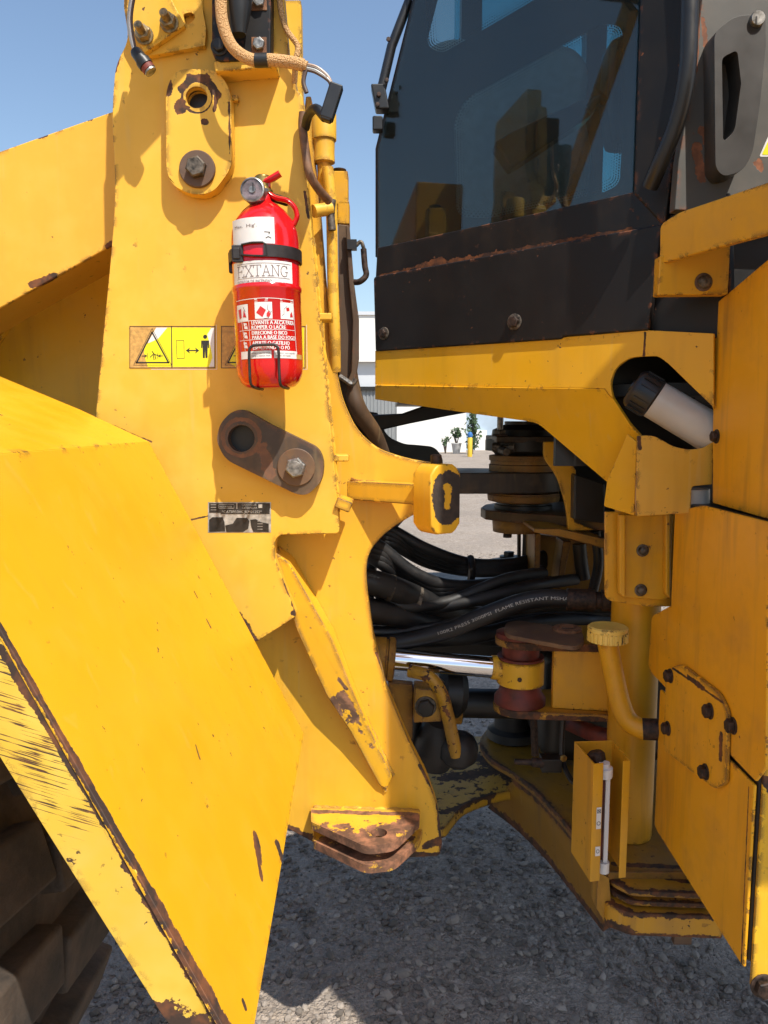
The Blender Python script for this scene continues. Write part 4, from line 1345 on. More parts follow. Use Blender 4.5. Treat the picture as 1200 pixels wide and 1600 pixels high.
# ---- rear body, face toward the hinge (plane x = const) and outer side
SX = .62
S = XP(SX)
M['side'] = paint('yellow_side_paint', (.80, .39, .012), spots=[sp2(S, 1195, 1240, 1180, 1225, 2), sp2(S, 1170, 1230, 1158, 1510, 1.5)], grime=.5, edge=.2, chips=.5, streak=.03, fade=.08, rustcol=(.3, .1, .03))
sp_up = plate('side_panel', [(1012, 1046, 14), (1018, 962, 6), (1048, 946), (1054, 800), (1096, 789, 6), (1201, 816), (1196, 1200), (1180, 1221), (1031, 1066, 6)], S, .006, M['side'], L)
sp_lo = plate('side_panel', [(1031, 1076, 4), (1178, 1227, 3), (1161, 1512, 3), (1022, 1292, 10)], S, .006, M['side'], L)
S2 = XP(SX - .009)
M['cover'] = paint('yellow_cover_paint', (.80, .40, .014), spots=[sp2(S2, 1075, 1058, 1100, 1076, 4), sp2(S2, 1127, 1150, 1126, 1185, 5.5), sp2(S2, 1048, 1042, 1130, 1098, 1.6)], grime=.5, edge=.45, chips=.6, streak=.03)
cv = plate('access_cover', [(1040, 1048, 8), (1062, 1036, 10), (1122, 1082, 12), (1136, 1112, 10), (1133, 1224, 8), (1116, 1233, 6), (1036, 1172, 6)], S2, .0085, M['cover'], L)
for x, y in ((1048, 1056), (1110, 1111), (1044, 1138), (1103, 1206)):
    hexbolt(S2.at(x, y), (-1, 0, 0), .013, M['bolt_brown'], cv, .0155, M['bolt_brown'], .003, hh=.010)
hexbolt(S.at(1146, 1134), (-1, 0, 0), .013, M['bolt_brown'], sp_up, .0155, M['bolt_brown'], .003, hh=.010)
OY = 1.222
OP = YP(OY)
M['outer'] = paint('yellow_outer_paint', (.76, .42, .02), spots=[sp2(OP, 1185, 1190, 1172, 1240, 5), sp2(OP, 1178, 1280, 1160, 1500, 2.5), sp2(OP, 1195, 1220, 1205, 1235, 6)], edge=.4, chips=.7, grime=.2)
zt1 = 1.36
ob = MB()
ob.prism([V((SX + .012, OY, zt1)), V((SX + .012, OY, .535)), V((1.5, OY, .535)), V((1.5, OY, zt1))], (0, .008, 0), M['outer'])
outer = ob.build('outer_panel', L, .003)
hexbolt(OP.at(1192, 1540), (0, -1, 0), .017, M['bolt_brown'], outer, .022, M['bolt_brown'], .003)
MB().abox((SX + .007, OY + .009, .57), (1.6, 1.66, 1.335), M['dark']).build('tank', L, .01)
# upper panel
U = XP(.657)
uppan = plate('fender_panel', [(1113, 690), (1116, 476, 4), (1201, 404), (1260, 380), (1260, 830), (1201, 812), (1113, 786)], U, .006, M['side'], L)
hexbolt(U.at(1120, 682), (-1, 0, 0), .011, M['bolt_brown'], uppan, .014, M['bolt_brown'], .003)
MB().abox((.664, 1.24, 1.345), (1.6, 1.52, 1.735), M['dark']).build('toolbox', L, .01)
# step beam
bA, bB = V((.532, 1.49)), V((.642, 1.20))
BM = Plane((bA.x, bA.y, 0), V((-(bB - bA).y * -1, 0, 0)) + V((0, 0, 0)) if False else V(((bB.y - bA.y), -(bB.x - bA.x), 0)))
beam = plate('step_beam', [(1031, 350, 10), (1062, 331, 6), (1201, 284), (1214, 280), (1214, 363), (1201, 366), (1110, 390), (1030, 413, 3)], BM, .012, M['yellow_rear'], L, bev=.003)
plate('beam_bracket', [(1031, 400), (1142, 378), (1138, 460, 3), (1028, 461)], YP(1.50), .03, M['yellow_rear'], L)
hexbolt(P3(1099, 441, 1.5), (0, -1, 0), .013, M['steel_old'], L, .017, M['rust'], .003, dome=True)
bE = bA + (bB - bA).normalized() * .68
bE = V((.53, .80))
tp_ = [V((bA.x, bA.y, 0)), V((bB.x, bB.y, 0)), V((bE.x, bE.y, 0)), V((.62, .66, 0)), V((.75, .55, 0)), V((1.9, .55, 0)), V((1.9, 1.5, 0))]  # near edge of the deck, out of view, shaped to shade the ground
zt2 = BM.at(1031, 350).z - .012
plate3('step_apron', [V((bB.x + .004, bB.y - .01, zt2 - .004)), V((bE.x, bE.y, zt2 - .004)), V((bE.x, bE.y, zt2 - .09)), V((bB.x + .004, bB.y - .01, zt2 - .09))], (.01, 0, 0), M['yellow_rear'], L)
MB().abox((.56, .74, zt2 + .002), (1.2, 1.02, 2.75), M['yellow_rear']).build('shade_box', L, .02)  # unseen box added on the deck to shade the ground and frame plate
plate3('step_tread', [V((p_.x + .013, p_.y + .004, zt2)) for p_ in tp_], (0, 0, -.008), M['yellow_rear'], L)

# ---- cab
cR, cL = V((.573, 1.60, 0)), V((-.02, 2.08, 0))
cdv = (cR - cL)
C = Plane(cR, V((cdv.y, -cdv.x, 0)))
CN = C.n
CO = C.off(.012)
cab = plate('cab_panel', [(583, 432, 6), (1034, 350), (1013, 516), (880, 526), (876, 530), (586, 549, 3)], CO, .02, M['black'], L, bev=.006)
cab['label'] = 'black lower cab panel with two rusty bolts'
for x, y, s_ in ((600, 521, 1), (804, 503, 1.12)):
    hexbolt(CO.at(x, y), CN, .012 * s_, M['bolt_brown'], cab, .0165 * s_, M['steel_old'], .003, hh=.009)
# lip above it, glass, black frit
M['black_rusty'] = paint('black_lip_paint', (.009, .008, .0085), ragged=2.2, spots=[sp2(C, 632, 421, 800, 392, 3.0), sp2(C, 800, 392, 985, 358, 2.6), sp2(C, 594, 430, 640, 422, 1.6), sp2(C, 660, 416, 690, 410, 6)], edge=.2, chips=.3, grime=.05, rough=.4, streak=0, fade=.02, spec=.3, chipcol=(.05, .025, .018), rustcol=(.20, .07, .025))
plate('cab_sill', [(589, 387), (1002, 297), (1034, 291), (1036, 362), (586, 440)], C, .03, M['black_rusty'], cab, bev=.003)
plate('cab_corner', [(1013, 350), (1140, 300), (1142, 530), (1013, 520)], C.off(-.012), .03, M['black'], cab)
w1 = fil([(708, 185, 20), (728, 152, 26), (940, 36, 20), (972, 40, 24), (976, 150), (968, 288, 18), (945, 300, 16), (760, 342, 20), (712, 338, 20)], 6)
w2 = fil([(655, -160), (668, 72, 10), (690, 84, 14), (800, 20), (985, -90), (985, -160)], 6)
GP = C.off(-.002)
frit = plate('window_frit', [(589, 392), (589, 232), (648, -5), (690, -170), (1006, -170), (1000, 0), (990, 302)], GP.off(-.006), .003, M['plastic'], cab, holes=[w1, w2], bev=0)
dots = MB()
FPn = GP.off(-.0055)
for wpoly in (w1, w2):
    pts = [V(q) for q in wpoly]
    cen_ = sum(pts, V((0, 0))) / len(pts)
    for row in range(4):
        ins = 2.5 + row * 4.0
        sz = (1.7, 1.35, 1.0, .7)[row]
        per = []
        for a, b in zip(pts, pts[1:] + pts[:1]):
            d = b - a
            n2 = V((-d.y, d.x)).normalized()
            if (cen_ - a).dot(n2) < 0: n2 = -n2
            nst = max(1, int(d.length / 4.2))
            for k in range(nst):
                q = a + d * ((k + (.5 if row % 2 else 0)) / nst) + n2 * ins
                if q.y < -60: continue
                vs = [FPn.at(q.x + sz * cx_, q.y + sz * cy_) for cx_, cy_ in ((1, 0), (0, 1), (-1, 0), (0, -1))]
                dots.add(vs, [(0, 1, 2, 3)], M['plastic'])
fo_ = dots.build('frit_dots', cab, fix=False)
fo_['kind'] = 'stuff'
plate('window_pane', [(591, 391), (591, 234), (650, -5), (692, -170), (1004, -170), (998, 0), (988, 301)], GP, .005, M['glass'], cab, bev=0)
plate('window_post', [(989, 303), (999, 0), (1006, -170), (1085, -170), (1072, 110), (1040, 345), (1034, 352)], C.off(.004), .05, M['black'], cab, bev=.006)
# hand rail down the post
MB().tube(spline([P3(1080, -120, 1.50), P3(1078, 0, 1.50), P3(1074, 110, 1.50), P3(1058, 190, 1.52), P3(1032, 255, 1.55), P3(1016, 292, 1.58)], 10), .0155, M['plastic'], 16).build('hand_rail', L)
# grey door panel with its handle
DY = 1.545
DP = YP(DY)
M['door'] = paint('grey_door_paint', (.090, .087, .082), spots=[sp2(DP, 1086, 230, 1098, 280, 6), sp2(DP, 1096, 205, 1112, 225, 6), sp2(DP, 1092, 20, 1088, 110, 2.2), sp2(DP, 1184, 255, 1190, 262, 5), sp2(DP, 1098, 30, 1102, 70, 3)], edge=.3, chips=.9, grime=.15, rough=.5, fade=.1, ragged=1.3, chipcol=(.16, .065, .035), rustcol=(.30, .11, .05))
door = plate('door_panel', [(1098, -150), (1096, 0), (1084, 110), (1060, 250), (1054, 328), (1300, 340), (1300, -150)], DP, .03, M['door'], L)
DP2 = DP.off(.050)
M['handle'] = simple('handle_plastic', (.055, .05, .045), .45, var=.2, scale=10, bump=.03)
dh = plate('door_handle', [(1116, 50, 14), (1150, 24, 16), (1196, 22, 8), (1197, 70), (1188, 160), (1176, 240, 14), (1160, 268, 14), (1130, 276, 12), (1118, 262, 10)], DP2, .050, M['handle'], door,
           holes=[fil([(1128, 90, 8), (1152, 78, 8), (1158, 130), (1148, 205, 10), (1130, 222, 8)])], bev=.013)
MB().lathe(DP.off(.050).at(1182, 31), (0, -1, 0), [(0, .0135), (.006, .0135), (.008, .012), (.008, .009)], M['steel'], 24).build('key_lock', dh)
MB().box(DP.off(.0585).at(1182, 31), (.0022, 0, 0), (0, .001, 0), (0, 0, .012), M['ink']).build('key_slot', dh)
dd_ = Print(px_decal_fn(0, 0, 0, 0, DP))
dd_.poly(fil([(1186, 245, 4), (1215, 180), (1250, 245, 4)]), M['white_label'], 1)
dd_.poly(fil([(1190, 242, 3), (1216, 186), (1246, 242, 3)]), M['lemon'], 2)
dd_.mb.build('warning_decal', door, fix=False)
# front post with the wiper/mirror bracket
wb = MB()
wb.tube([P3(640, 0, 2.06), P3(612, 72, 2.06), P3(596, 140, 2.06)], .012, M['plastic'], 10)
wb.box(P3(594, 155, 2.05), (.035, 0, 0), (0, .04, 0), (-.012, 0, .06), M['plastic'])
wb.box(P3(590, 195, 2.05), (.026, 0, 0), (0, .03, 0), (0, 0, .035), M['plastic'])
mk_ = wb.build('mirror_bracket', L, .004)
for x, y in ((607, 62), (604, 126), (592, 148), (590, 164)):
    hexbolt(P3(x, y, 2.028), (0, -1, 0), .006, M['bolt_brown'], mk_)
# cab shell: roof, floor, far wall with its windows, rear wall, seat
roofpts = [V((.22, 1.76, 3.1)), V((cR.x - .02, cR.y - .16, 3.1)), V((1.75, 1.36, 3.1)), V((1.75, 3.05, 3.1)), V((.22, 2.9, 3.1))]
plate3('cab_roof', roofpts, (0, 0, .12), M['grey'], L, .02)
zfl = CO.at(800, 505).z + .02
plate3('cab_floor', [V((cL.x + .03, cL.y + .03, zfl)), V((cR.x + .03, cR.y + .03, zfl)), V((1.7, 1.6, zfl)), V((1.7, 2.95, zfl)), V((cL.x + .03, 2.85, zfl))], (0, 0, -.08), M['dark'], L)
plate('front_post', [(586, 402), (586, 232), (645, -5), (686, -170), (706, -170), (664, -5), (604, 232), (602, 402)], C.off(-.018), .05, M['black'], L)
for x, y in ((.30, 2.84), (.75, 2.92), (1.68, 2.92), (1.68, 1.60)):
    MB().box((x, y, (zfl + 3.1) / 2), (.07, 0, 0), (0, .07, 0), (0, 0, 3.1 - zfl), M['plastic']).build('cab_post', L)
MB().abox((.12, 2.90, zfl + .002), (1.65, 2.93, zfl + .45), M['plastic']).build('far_door_panel', L)
plate3('window_pane', [V((.25, 2.91, zfl + .46)), V((1.65, 2.91, zfl + .46)), V((1.65, 2.91, 3.08)), V((.25, 2.91, 3.08))], (0, .005, 0), M['glass_teal'], L, 0)
MB().abox((1.66, 1.65, zfl + .002), (1.70, 2.9, 3.08), M['plastic']).build('cab_rear_wall', L)
MB().abox((.62, 1.60, zfl), (1.66, 1.64, 3.08), M['plastic']).build('door_lining', L)
M['seat'] = simple('seat_fabric', (.34, .37, .36), .8, var=.15, scale=40)
seat = plate('seat', [(600, 470), (610, 120, 40), (690, 52, 30), (900, 66, 30), (926, 100, 20), (915, 170, 30), (931, 235, 40), (921, 300, 20), (900, 470)], YP(2.32), .14, M['seat'], L, bev=.03)
MB().abox((.05, 2.34, zfl + .005), (.6, 2.62, zfl + .2), M['plastic']).build('seat_base', seat, .03)
plate('arm_rest', [(772, 222, 6), (800, 205), (925, 148, 6), (934, 168, 6), (920, 182), (800, 262, 6)], YP(2.12), .07, M['plastic'], seat, bev=.008)
lvr = MB().tube([P3(918, 172, 2.1), P3(936, 152, 2.1)], .012, M['plastic'], 10)
lvr.tube([P3(928, 142, 2.1), P3(945, 160, 2.1)], .012, M['plastic'], 10)
lvr.build('control_lever', L)
plate('head_rest', [(955, 60, 10), (1000, 40), (1010, 225), (958, 222, 10), (948, 150)], YP(2.2), .1, M['plastic'], seat, bev=.02)

# ---- skirt below the cab
SK = C.off(.006)
M['skirt'] = paint('yellow_skirt_paint', (.78, .405, .012), spots=[sp2(SK, 1008, 520, 1006, 556, 1.8)], edge=.18, chips=.3, grime=.15, fade=.1, rough=.34)
hole = fil([(953, 602, 12), (960, 575, 16), (985, 558, 14), (1028, 556, 10), (1044, 570), (1112, 636), (1113, 684), (1075, 700, 16), (1040, 692), (1003, 680), (984, 662), (962, 630, 10)], 5)
skirt = plate('cab_skirt', [(586, 548), (878, 527), (1013, 516), (1115, 521), (1116, 692), (1114, 706), (1000, 684), (984, 664), (952, 622), (945, 606), (760, 604), (586, 601)], SK, .012, M['skirt'], L, holes=[], bev=.003) if False else None
top_pts = [(586, 548), (878, 527), (1013, 516), (1115, 521), (1115, 640), (1112, 634), (1044, 568), (1028, 556, 8), (985, 558, 12), (960, 575, 14), (953, 602, 12), (958, 622), (951, 616), (945, 607), (760, 604), (586, 601)]
skirt = plate('cab_skirt', top_pts, SK, .010, M['skirt'], L, bev=.001)
cr0, cr1 = SK.at(586, 601), SK.at(945, 607)
tiltn = (CN + V((0, 0, -.30))).normalized()
SK2 = Plane(cr1, tiltn)
low_pts = [(586, 602), (760, 605), (944, 607.5), (951, 617), (958, 623), (984, 663), (1000, 681), (994, 690), (948, 753), (840, 661, 12), (815, 657), (700, 641), (586, 624)]
plate('skirt_lower', low_pts, SK2, .010, M['skirt'], skirt, bev=.001)
plate('reservoir_bracket', [(980, 678), (995, 690), (991, 806, 3), (943, 791, 3), (948, 752)], C.off(.010), .008, M['skirt'], skirt, bev=.002)
RB = YP(1.555)
M['pale_side'] = paint('yellow_bracket_paint', (.70, .38, .04), spots=[sp2(RB, 998, 684, 1000, 700, 3)], edge=.25, chips=.3, grime=.2, fade=.2)
plate('reservoir_shield', [(996, 681), (1022, 680, 12), (1052, 698, 10), (1078, 703, 10), (1100, 700, 8), (1115, 690), (1113, 757), (1081, 760, 6), (1079, 802, 5), (994, 807, 4)], RB, .006, M['pale_side'], skirt, bev=.002)
ra, rb_ = P3(1004, 613, 1.63), P3(1130, 688, 1.585)
rax = (rb_ - ra).normalized()
res = MB().lathe(ra + rax * .025, rax, [(0, .040), (.2, .041), (.23, .03)], M['white_plastic'], 36).build('reservoir', L)
rc = MB()
rc.lathe(ra - rax * .025, rax, [(-.003, .0), (-.003, .012), (0, .013), (0, .032), (.004, .038), (.01, .042), (.05, .043), (.054, .040)], M['plastic'], 36)
for k in range(18):
    a = 2 * pi * k / 18
    o1 = rax.orthogonal().normalized(); o2 = rax.cross(o1)
    d = o1 * cos(a) + o2 * sin(a)
    rc.box(ra - rax * .025 + rax * .03 + d * .043, rax * .035, d * .003, rax.cross(d) * .004, M['plastic'])
rc.build('reservoir_cap', res)
MB().tube([P3(1085, 764, 1.60), P3(1085, 800, 1.60)], .03, M['white_plastic'], 16).build('reservoir_outlet', res)
# dark box behind the opening
mbk = MB()
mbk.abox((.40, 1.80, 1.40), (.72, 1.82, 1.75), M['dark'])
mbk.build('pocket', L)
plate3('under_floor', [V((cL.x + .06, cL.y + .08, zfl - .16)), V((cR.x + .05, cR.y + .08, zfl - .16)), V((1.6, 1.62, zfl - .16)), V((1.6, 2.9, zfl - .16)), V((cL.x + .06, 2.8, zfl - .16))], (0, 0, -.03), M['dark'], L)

# ---- dark struts seen between tower and cab
MB().prism([P3(x, y, 2.5) for x, y in ((556, 649), (628, 646), (662, 634), (744, 626), (764, 634), (745, 642), (700, 650), (640, 662), (600, 671), (556, 673))], (0, .05, 0), M['dark']).build('far_strut', L, .006)
plate('far_fender', [(560, 640), (590, 645), (604, 682, 14), (632, 694, 10), (648, 695, 4), (680, 698, 14), (692, 716, 8), (692, 728), (560, 728)], YP(2.75), .02, M['plastic'], L)
plate('far_clip', [(555, 645), (584, 648), (583, 666), (556, 668)], YP(2.45), .04, M['dark'], L)

# ---- between tower and sky: valve bodies, pipes, bracket, looms
vy = 1.66
vt = lambda x, y: P3(x, y, vy)
vlv = MB()
zc_ = [(187, 17), (190, 18.5), (226, 18.5), (228, 16), (246, 15.5), (258, 16), (260, 11), (300, 9)]
s_ = vy / F
vlv.lathe(vt(507, 300), (0, 0, 1), [((300 - y) * s_, r * s_) for y, r in reversed(zc_)], M['tower'], 28)
vlv.build('cylinder_head', L)
plate('valve_block', [(498, 268), (515, 268), (513, 330), (500, 330)], YP(1.655), .04, M['tower'], L)
MB().tube(spline([P3(512, 262, 1.64), P3(518, 330, 1.64), P3(520, 440, 1.64), P3(523, 520, 1.64), P3(524, 580, 1.66)], 8), .0118, M['tower'], 14).build('pipe', L)
fb = MB()
fb.box(P3(533, 298, 1.9), (.034, 0, 0), (0, .05, 0), (0, 0, .075), M['yellow_rear'])
fb.lathe(P3(530, 273, 1.9), (0, 0, 1), [(-.005, .010), (.006, .010), (.008, .017), (.012, .017)], M['bolt_brown'], 12)
fb.build('far_valve', L, .004)
fb = MB()
fb.box(P3(537, 336, 1.9), (.028, 0, 0), (0, .05, 0), (0, 0, .055), M['yellow_rear'])
fb.build('far_valve', L, .004)
M['brown_steel'] = paint('brown_steel', (.075, .045, .026), edge=.2, chips=0, grime=.4, rough=.55)
chn = plate('channel_guard', [(528, 350), (546, 352), (553, 440), (560, 500), (561, 560), (556, 592), (548, 601), (530, 590)], YP(1.86), .012, M['brown_steel'], L)
plate('channel_lip', [(546, 352), (553, 440), (561, 500), (561, 560), (556, 592), (548, 601), (542, 598), (549, 580), (551, 500), (545, 440), (540, 352)], YP(1.84), .008, M['brown_steel'], chn)
MB().tube(spline([P3(531, 588, 1.845), P3(540, 594, 1.84), P3(550, 600, 1.84), P3(556, 592, 1.84)], 5), .006, M['steel'], 8).build('channel_edge', chn)
MB().tube(spline([P3(535, 520, 1.9), P3(548, 600, 1.9), P3(560, 640, 1.9), P3(585, 680, 1.95), P3(600, 720, 2.0)], 8), .022, M['brown_steel'], 12).build('hose', L)
MB().tube(spline([P3(528, 560, 1.88), P3(538, 610, 1.9), P3(548, 650, 1.92), P3(565, 690, 1.95)], 8), .02, M['rubber'], 12).build('hose', L)
# connector sticking out with a bent wire
cn = MB()
cn.box(P3(550, 383, 1.84), (.022, 0, 0), (0, .02, 0), (0, 0, .022), M['plastic'])
cn.tube(spline([P3(556, 384, 1.84), P3(564, 378, 1.84), P3(569, 390, 1.84)], 6), .0045, M['steel_old'], 8)
cn.build('connector', L, .002)
MB().tube(spline([P3(568, 389, 1.84), P3(570, 415, 1.84), P3(572, 430, 1.84), P3(562, 440, 1.84), P3(550, 441, 1.85)], 8), .007, M['bolt_brown'], 10).build('wire_loom', L)
M['loom_brown'] = simple('brown_loom', (.24, .12, .06), .6, var=.3, scale=60)
# braided loom
HB = 1.44
br = spline([P3(*q, HB) for q in [(348, -60), (345, 0), (349, 40), (364, 74), (392, 93), (425, 94), (458, 98), (480, 104)]], 10)
lo = MB().tube(br, lambda q: .0105 if q < .97 else .0085, M['braid'], 16).build('braided_loom', L)
i0 = min(range(len(br)), key=lambda i: (br[i] - P3(398, 94, HB)).length)
i1 = min(range(len(br)), key=lambda i: (br[i] - P3(420, 94, HB)).length)
MB().tube(br[i0:i1 + 1], .0118, M['plastic'], 16).build('tape_wrap', lo)
M['wire_tan'] = simple('tan_wire', (.42, .28, .20), .4, var=.2)
M['wire_grey'] = simple('grey_wire', (.45, .48, .48), .35, var=.2)
M['wire_dark'] = simple('brown_wire', (.10, .06, .045), .5, var=.2)
for dx, dy, mt in ((0, -3, 'wire_tan'), (2, 3, 'wire_grey'), (-1, 0, 'wire_dark'), (3, 6, 'wire_dark')):
    MB().tube(spline([P3(476 + dx, 103 + dy, HB), P3(495, 108 + dy, HB), P3(512 + dx, 122 + dy, HB), P3(521 + dx, 140 + dy, HB)], 6), .0028, M[mt], 8).build('wire', lo)
pg = MB()
pd = (P3(510, 182, HB) - P3(524, 138, HB)).normalized()
pg.box(P3(518, 160, HB), pd * .062, pd.cross(V((0, 1, 0))) * .024, (0, .02, 0), M['plastic'])
pg.box(P3(511, 181, HB), pd * .02, pd.cross(V((0, 1, 0))) * .020, (0, .018, 0), M['plastic'])
pg.build('connector', L, .003)
MB().tube(spline([P3(508, 184, HB), P3(494, 170, 1.46), P3(482, 180, 1.5), P3(477, 200, 1.53)], 8), .0085, M['rubber'], 10).build('wire_loom', L)
MB().tube(spline([P3(474, 176, 1.53), P3(473, 200, 1.53), P3(478, 240, 1.53), P3(484, 272, 1.53), P3(498, 296, 1.55), P3(514, 314, 1.58)], 8), .0085, M['loom_brown'], 12).build('wire_loom', L)
MB().tube(spline([P3(434, -40, 1.52), P3(438, 10, 1.52), P3(447, 45, 1.52), P3(465, 72, 1.52), P3(462, 95, 1.52), P3(460, 130, 1.54)], 8), .0055, M['braid'], 10).build('wire_loom', L)
MB().tube(spline([P3(478, 108, HB), P3(474, 128, HB), P3(479, 145, HB)], 5), .004, M['wire_dark'], 8).build('wire_loom', lo)
MB().tube(spline([P3(519, 312, 1.62), P3(517, 335, 1.62), P3(519, 360, 1.62)], 5), .008, M['steel_old'], 10).build('pipe_fitting', L)
MB().tube([P3(490, 330, 1.6), P3(517, 326, 1.62)], .013, M['tower'], 12).build('pipe_stub', L)

# ---- top of the tower: slotted bracket, studs, plug, lamp bracket
B1 = TP.off(.016)
br1 = plate('slotted_bracket', [(200, -100), (314, -100), (314, 0), (322, 46, 3), (320, 71, 2), (228, 88), (206, 70)], B1, .014, M['tower'], L, holes=[fil([(286, 22, 3), (300, 18, 6), (306, 28, 6), (296, 38, 4), (289, 38, 3)])], bev=.002)
B2 = TP.off(.030)
plate('adjuster_plate', [(196, -100), (240, -100), (270, 3), (289, 39, 3), (226, 82), (198, 30)], B2, .0135, M['tower'], br1, bev=.002)
for x, y in ((226, 56), (265, 37)):
    q = B2.at(x, y)
    sd = V((-.10, -1, .18)).normalized()
    m = MB().lathe(q, (0, -1, 0), [(0, .017), (.004, .017), (.0042, .012)], M['zinc_yellow'], 20)
    m.lathe(q + V((0, -.004, 0)), sd, [(0, .0145), (.011, .0145), (.012, .012)], M['zinc_yellow'], 6)
    m.lathe(q + V((0, -.012, 0)), sd, [(0, .008), (.022, .008), (.024, .006)], M['zinc_yellow'], 14)
    m.build('stud', br1)
pw = MB()
for dx, mt in ((0, 'white_label'), (3, 'wire_dark'), (-2, 'wire_grey')):
    pw.tube(spline([P3(212 + dx, -30, 1.46), P3(203 + dx, 20, 1.46), P3(204 + dx, 50, 1.46), P3(211 + dx * .5, 82, 1.46)], 6), .0026, M[mt], 8)
pd = (P3(234, 110, 1.46) - P3(210, 78, 1.46)).normalized()
pw.lathe(P3(210, 78, 1.46), pd, [(0, .008), (.004, .0105), (.022, .0115), (.023, .0135), (.034, .0135)], M['plastic'], 14)
pw.lathe(P3(210, 78, 1.46), pd, [(.0345, .012), (.043, .012)], M['red_primer'], 14)
pw.lathe(P3(210, 78, 1.46), pd, [(.0435, .011), (.047, .011)], M['steel'], 14)
pw.build('loose_plug', L)
BBp = TP.off(.055)
lb = plate('lamp_bracket', [(330, -120), (424, -120), (423, 92, 4), (340, 96, 8), (331, 84, 8)], BBp, .04, M['black'], L, bev=.003)
plate('bracket_ledge', [(334, 94), (430, 88), (432, 104), (336, 112)], TP.off(.05), .05, M['tower'], L)
plate('bracket_mount', [(424, -120), (434, -120), (452, 92), (424, 92)], TP.off(.012), .03, M['tower'], L)
lampb = MB()
lampb.tube(spline([P3(372, -80, 1.46), P3(374, 0, 1.46), P3(372, 55, 1.462)], 6), lambda q: (.026 - .014 * q * q, .03 - .012 * q), M['plastic'], 14)
lampb.build('lamp_housing', lb)
for x, y in ((405, 71), (405, 4)):
    q = BBp.at(x, y)
    MB().box(q, (.028, 0, 0), (0, .004, 0), (0, 0, .028), M['rust_orange']).build('square_washer', lb, .001)
    hexbolt(q + V((0, -.002, 0)), (0, -1, 0), .0115, M['steel'], lb, hh=.009)
hexbolt(BBp.at(343, 73), (0, -1, 0), .0115, M['dark'], lb, .016, M['dark'], .003)

# ------------------------------------------------------------------ fire extinguisher
EY = 1.458
e_b, e_t = P3(423, 607, EY), P3(412, 316, EY)
ea = (e_t - e_b).normalized()
EL = (e_t - e_b).length
ER = .0622
E = empty('fire_extinguisher', e_b)
tag(E, 'red fire extinguisher with white instruction label strapped upright to the yellow tower', 'fire extinguisher')
body = [(0, .012), (.0, .036), (.003, .046), (.012, .055), (.026, .0605), (.04, ER), (.172, ER), (.174, ER + .0016), (.178, ER + .0022), (.182, ER + .0016), (.184, ER), (EL - .075, ER), (EL - .055, ER - .002), (EL - .035, ER - .009), (EL - .018, ER - .022), (EL - .006, .026), (EL, .016), (EL + .014, .015)]
MB().lathe(e_b, ea, body, M['red'], 64).build('cylinder', E, smooth=60)
vtop = e_b + ea * (EL + .012)
vm_ = MB()
vm_.lathe(vtop, ea, [(0, .017), (.008, .018), (.010, .015), (.032, .015), (.034, .012)], M['brass'], 20)
vm_.box(vtop + ea * .020 + V((.002, 0, 0)), (.026, 0, 0), (0, .020, 0), ea * .018, M['red'])
vm_.build('valve', E, .002)
gc = P3(397, 299, 1.425)
ga = V((-.08, -1, .05)).normalized()
gg = MB()
gg.lathe(gc + V((0, .02, 0)), ga, [(0, .012), (.006, .021), (.022, .0222), (.027, .0215), (.028, .019), (.026, .0188)], M['steel'], 32)
gg.lathe(gc + V((0, .02, 0)), ga, [(.0255, .0187), (.026, .0185)], M['gauge_glass'], 28)
gg.lathe(gc + V((0, .02, 0)), ga, [(.0262, .006), (.028, .006)], M['steel'], 14)
gg.box(gc + ga * .008 + V((0, 0, .005)), (.002, 0, 0), (0, .0008, 0), (0, 0, .014), M['ink'])
gg.build('pressure_gauge', E)
EH = 1.455
lv = MB()
lv.tube(spline([P3(404, 296, EH), P3(411, 287, EH), P3(425, 279, EH - .004), P3(438, 271, EH - .006)], 6), lambda q: (.0062, .012 - .003 * abs(q - .6)), M['red'], 12, flat=(0, 0, 1))
lv.build('lever', E)
lv = MB()
lv.tube(spline([P3(412, 292, EH), P3(417, 299, EH), P3(430, 309, EH), P3(449, 314, EH), P3(460, 324, EH), P3(464, 338, EH), P3(459, 352, EH)], 8), lambda q: (.0048, .009), M['red'], 12, flat=(0, 0, 1))
lv.build('carry_handle', E)
MB().lathe(P3(416, 297.5, EH - .012), (0, -1, 0), [(-.02, .003), (.0, .003), (.001, .0045), (.003, .003)], M['steel'], 10).build('rivet', E)
MB().box(P3(457, 362, EY - .02), (.006, 0, 0), (0, .004, 0), (0, 0, .012), M['white_label']).build('seal_tag', E, .001)
nz = MB().lathe(P3(425, 308, EY), V((.55, .3, -.1)), [(0, .008), (.03, .008), (.032, .006)], M['plastic'], 12).build('nozzle', E)

# label wrapped on the cylinder: u = arc length from the front line, v = height along the axis
front = (CAM - (e_b + ea * .2)); front = (front - ea * ea.dot(front)).normalized()
side = ea.cross(front)
def wrapf(u, v, l):
    a = u / ER
    return e_b + ea * v + (front * cos(a) + side * sin(a)) * (ER + .0003 + .00022 * l)
pxm = EY / F


def eu(px, py):
    """px offset from cylinder axis at that height -> arc length"""
    ax_x = 423 + (412 - 423) * (607 - py) / (607 - 316)
    s = max(-.985, min(.985, (px - ax_x) * pxm / ER))
    return ER * math.asin(s)


def ev(py): return (607 - py) / (607 - 316) * EL


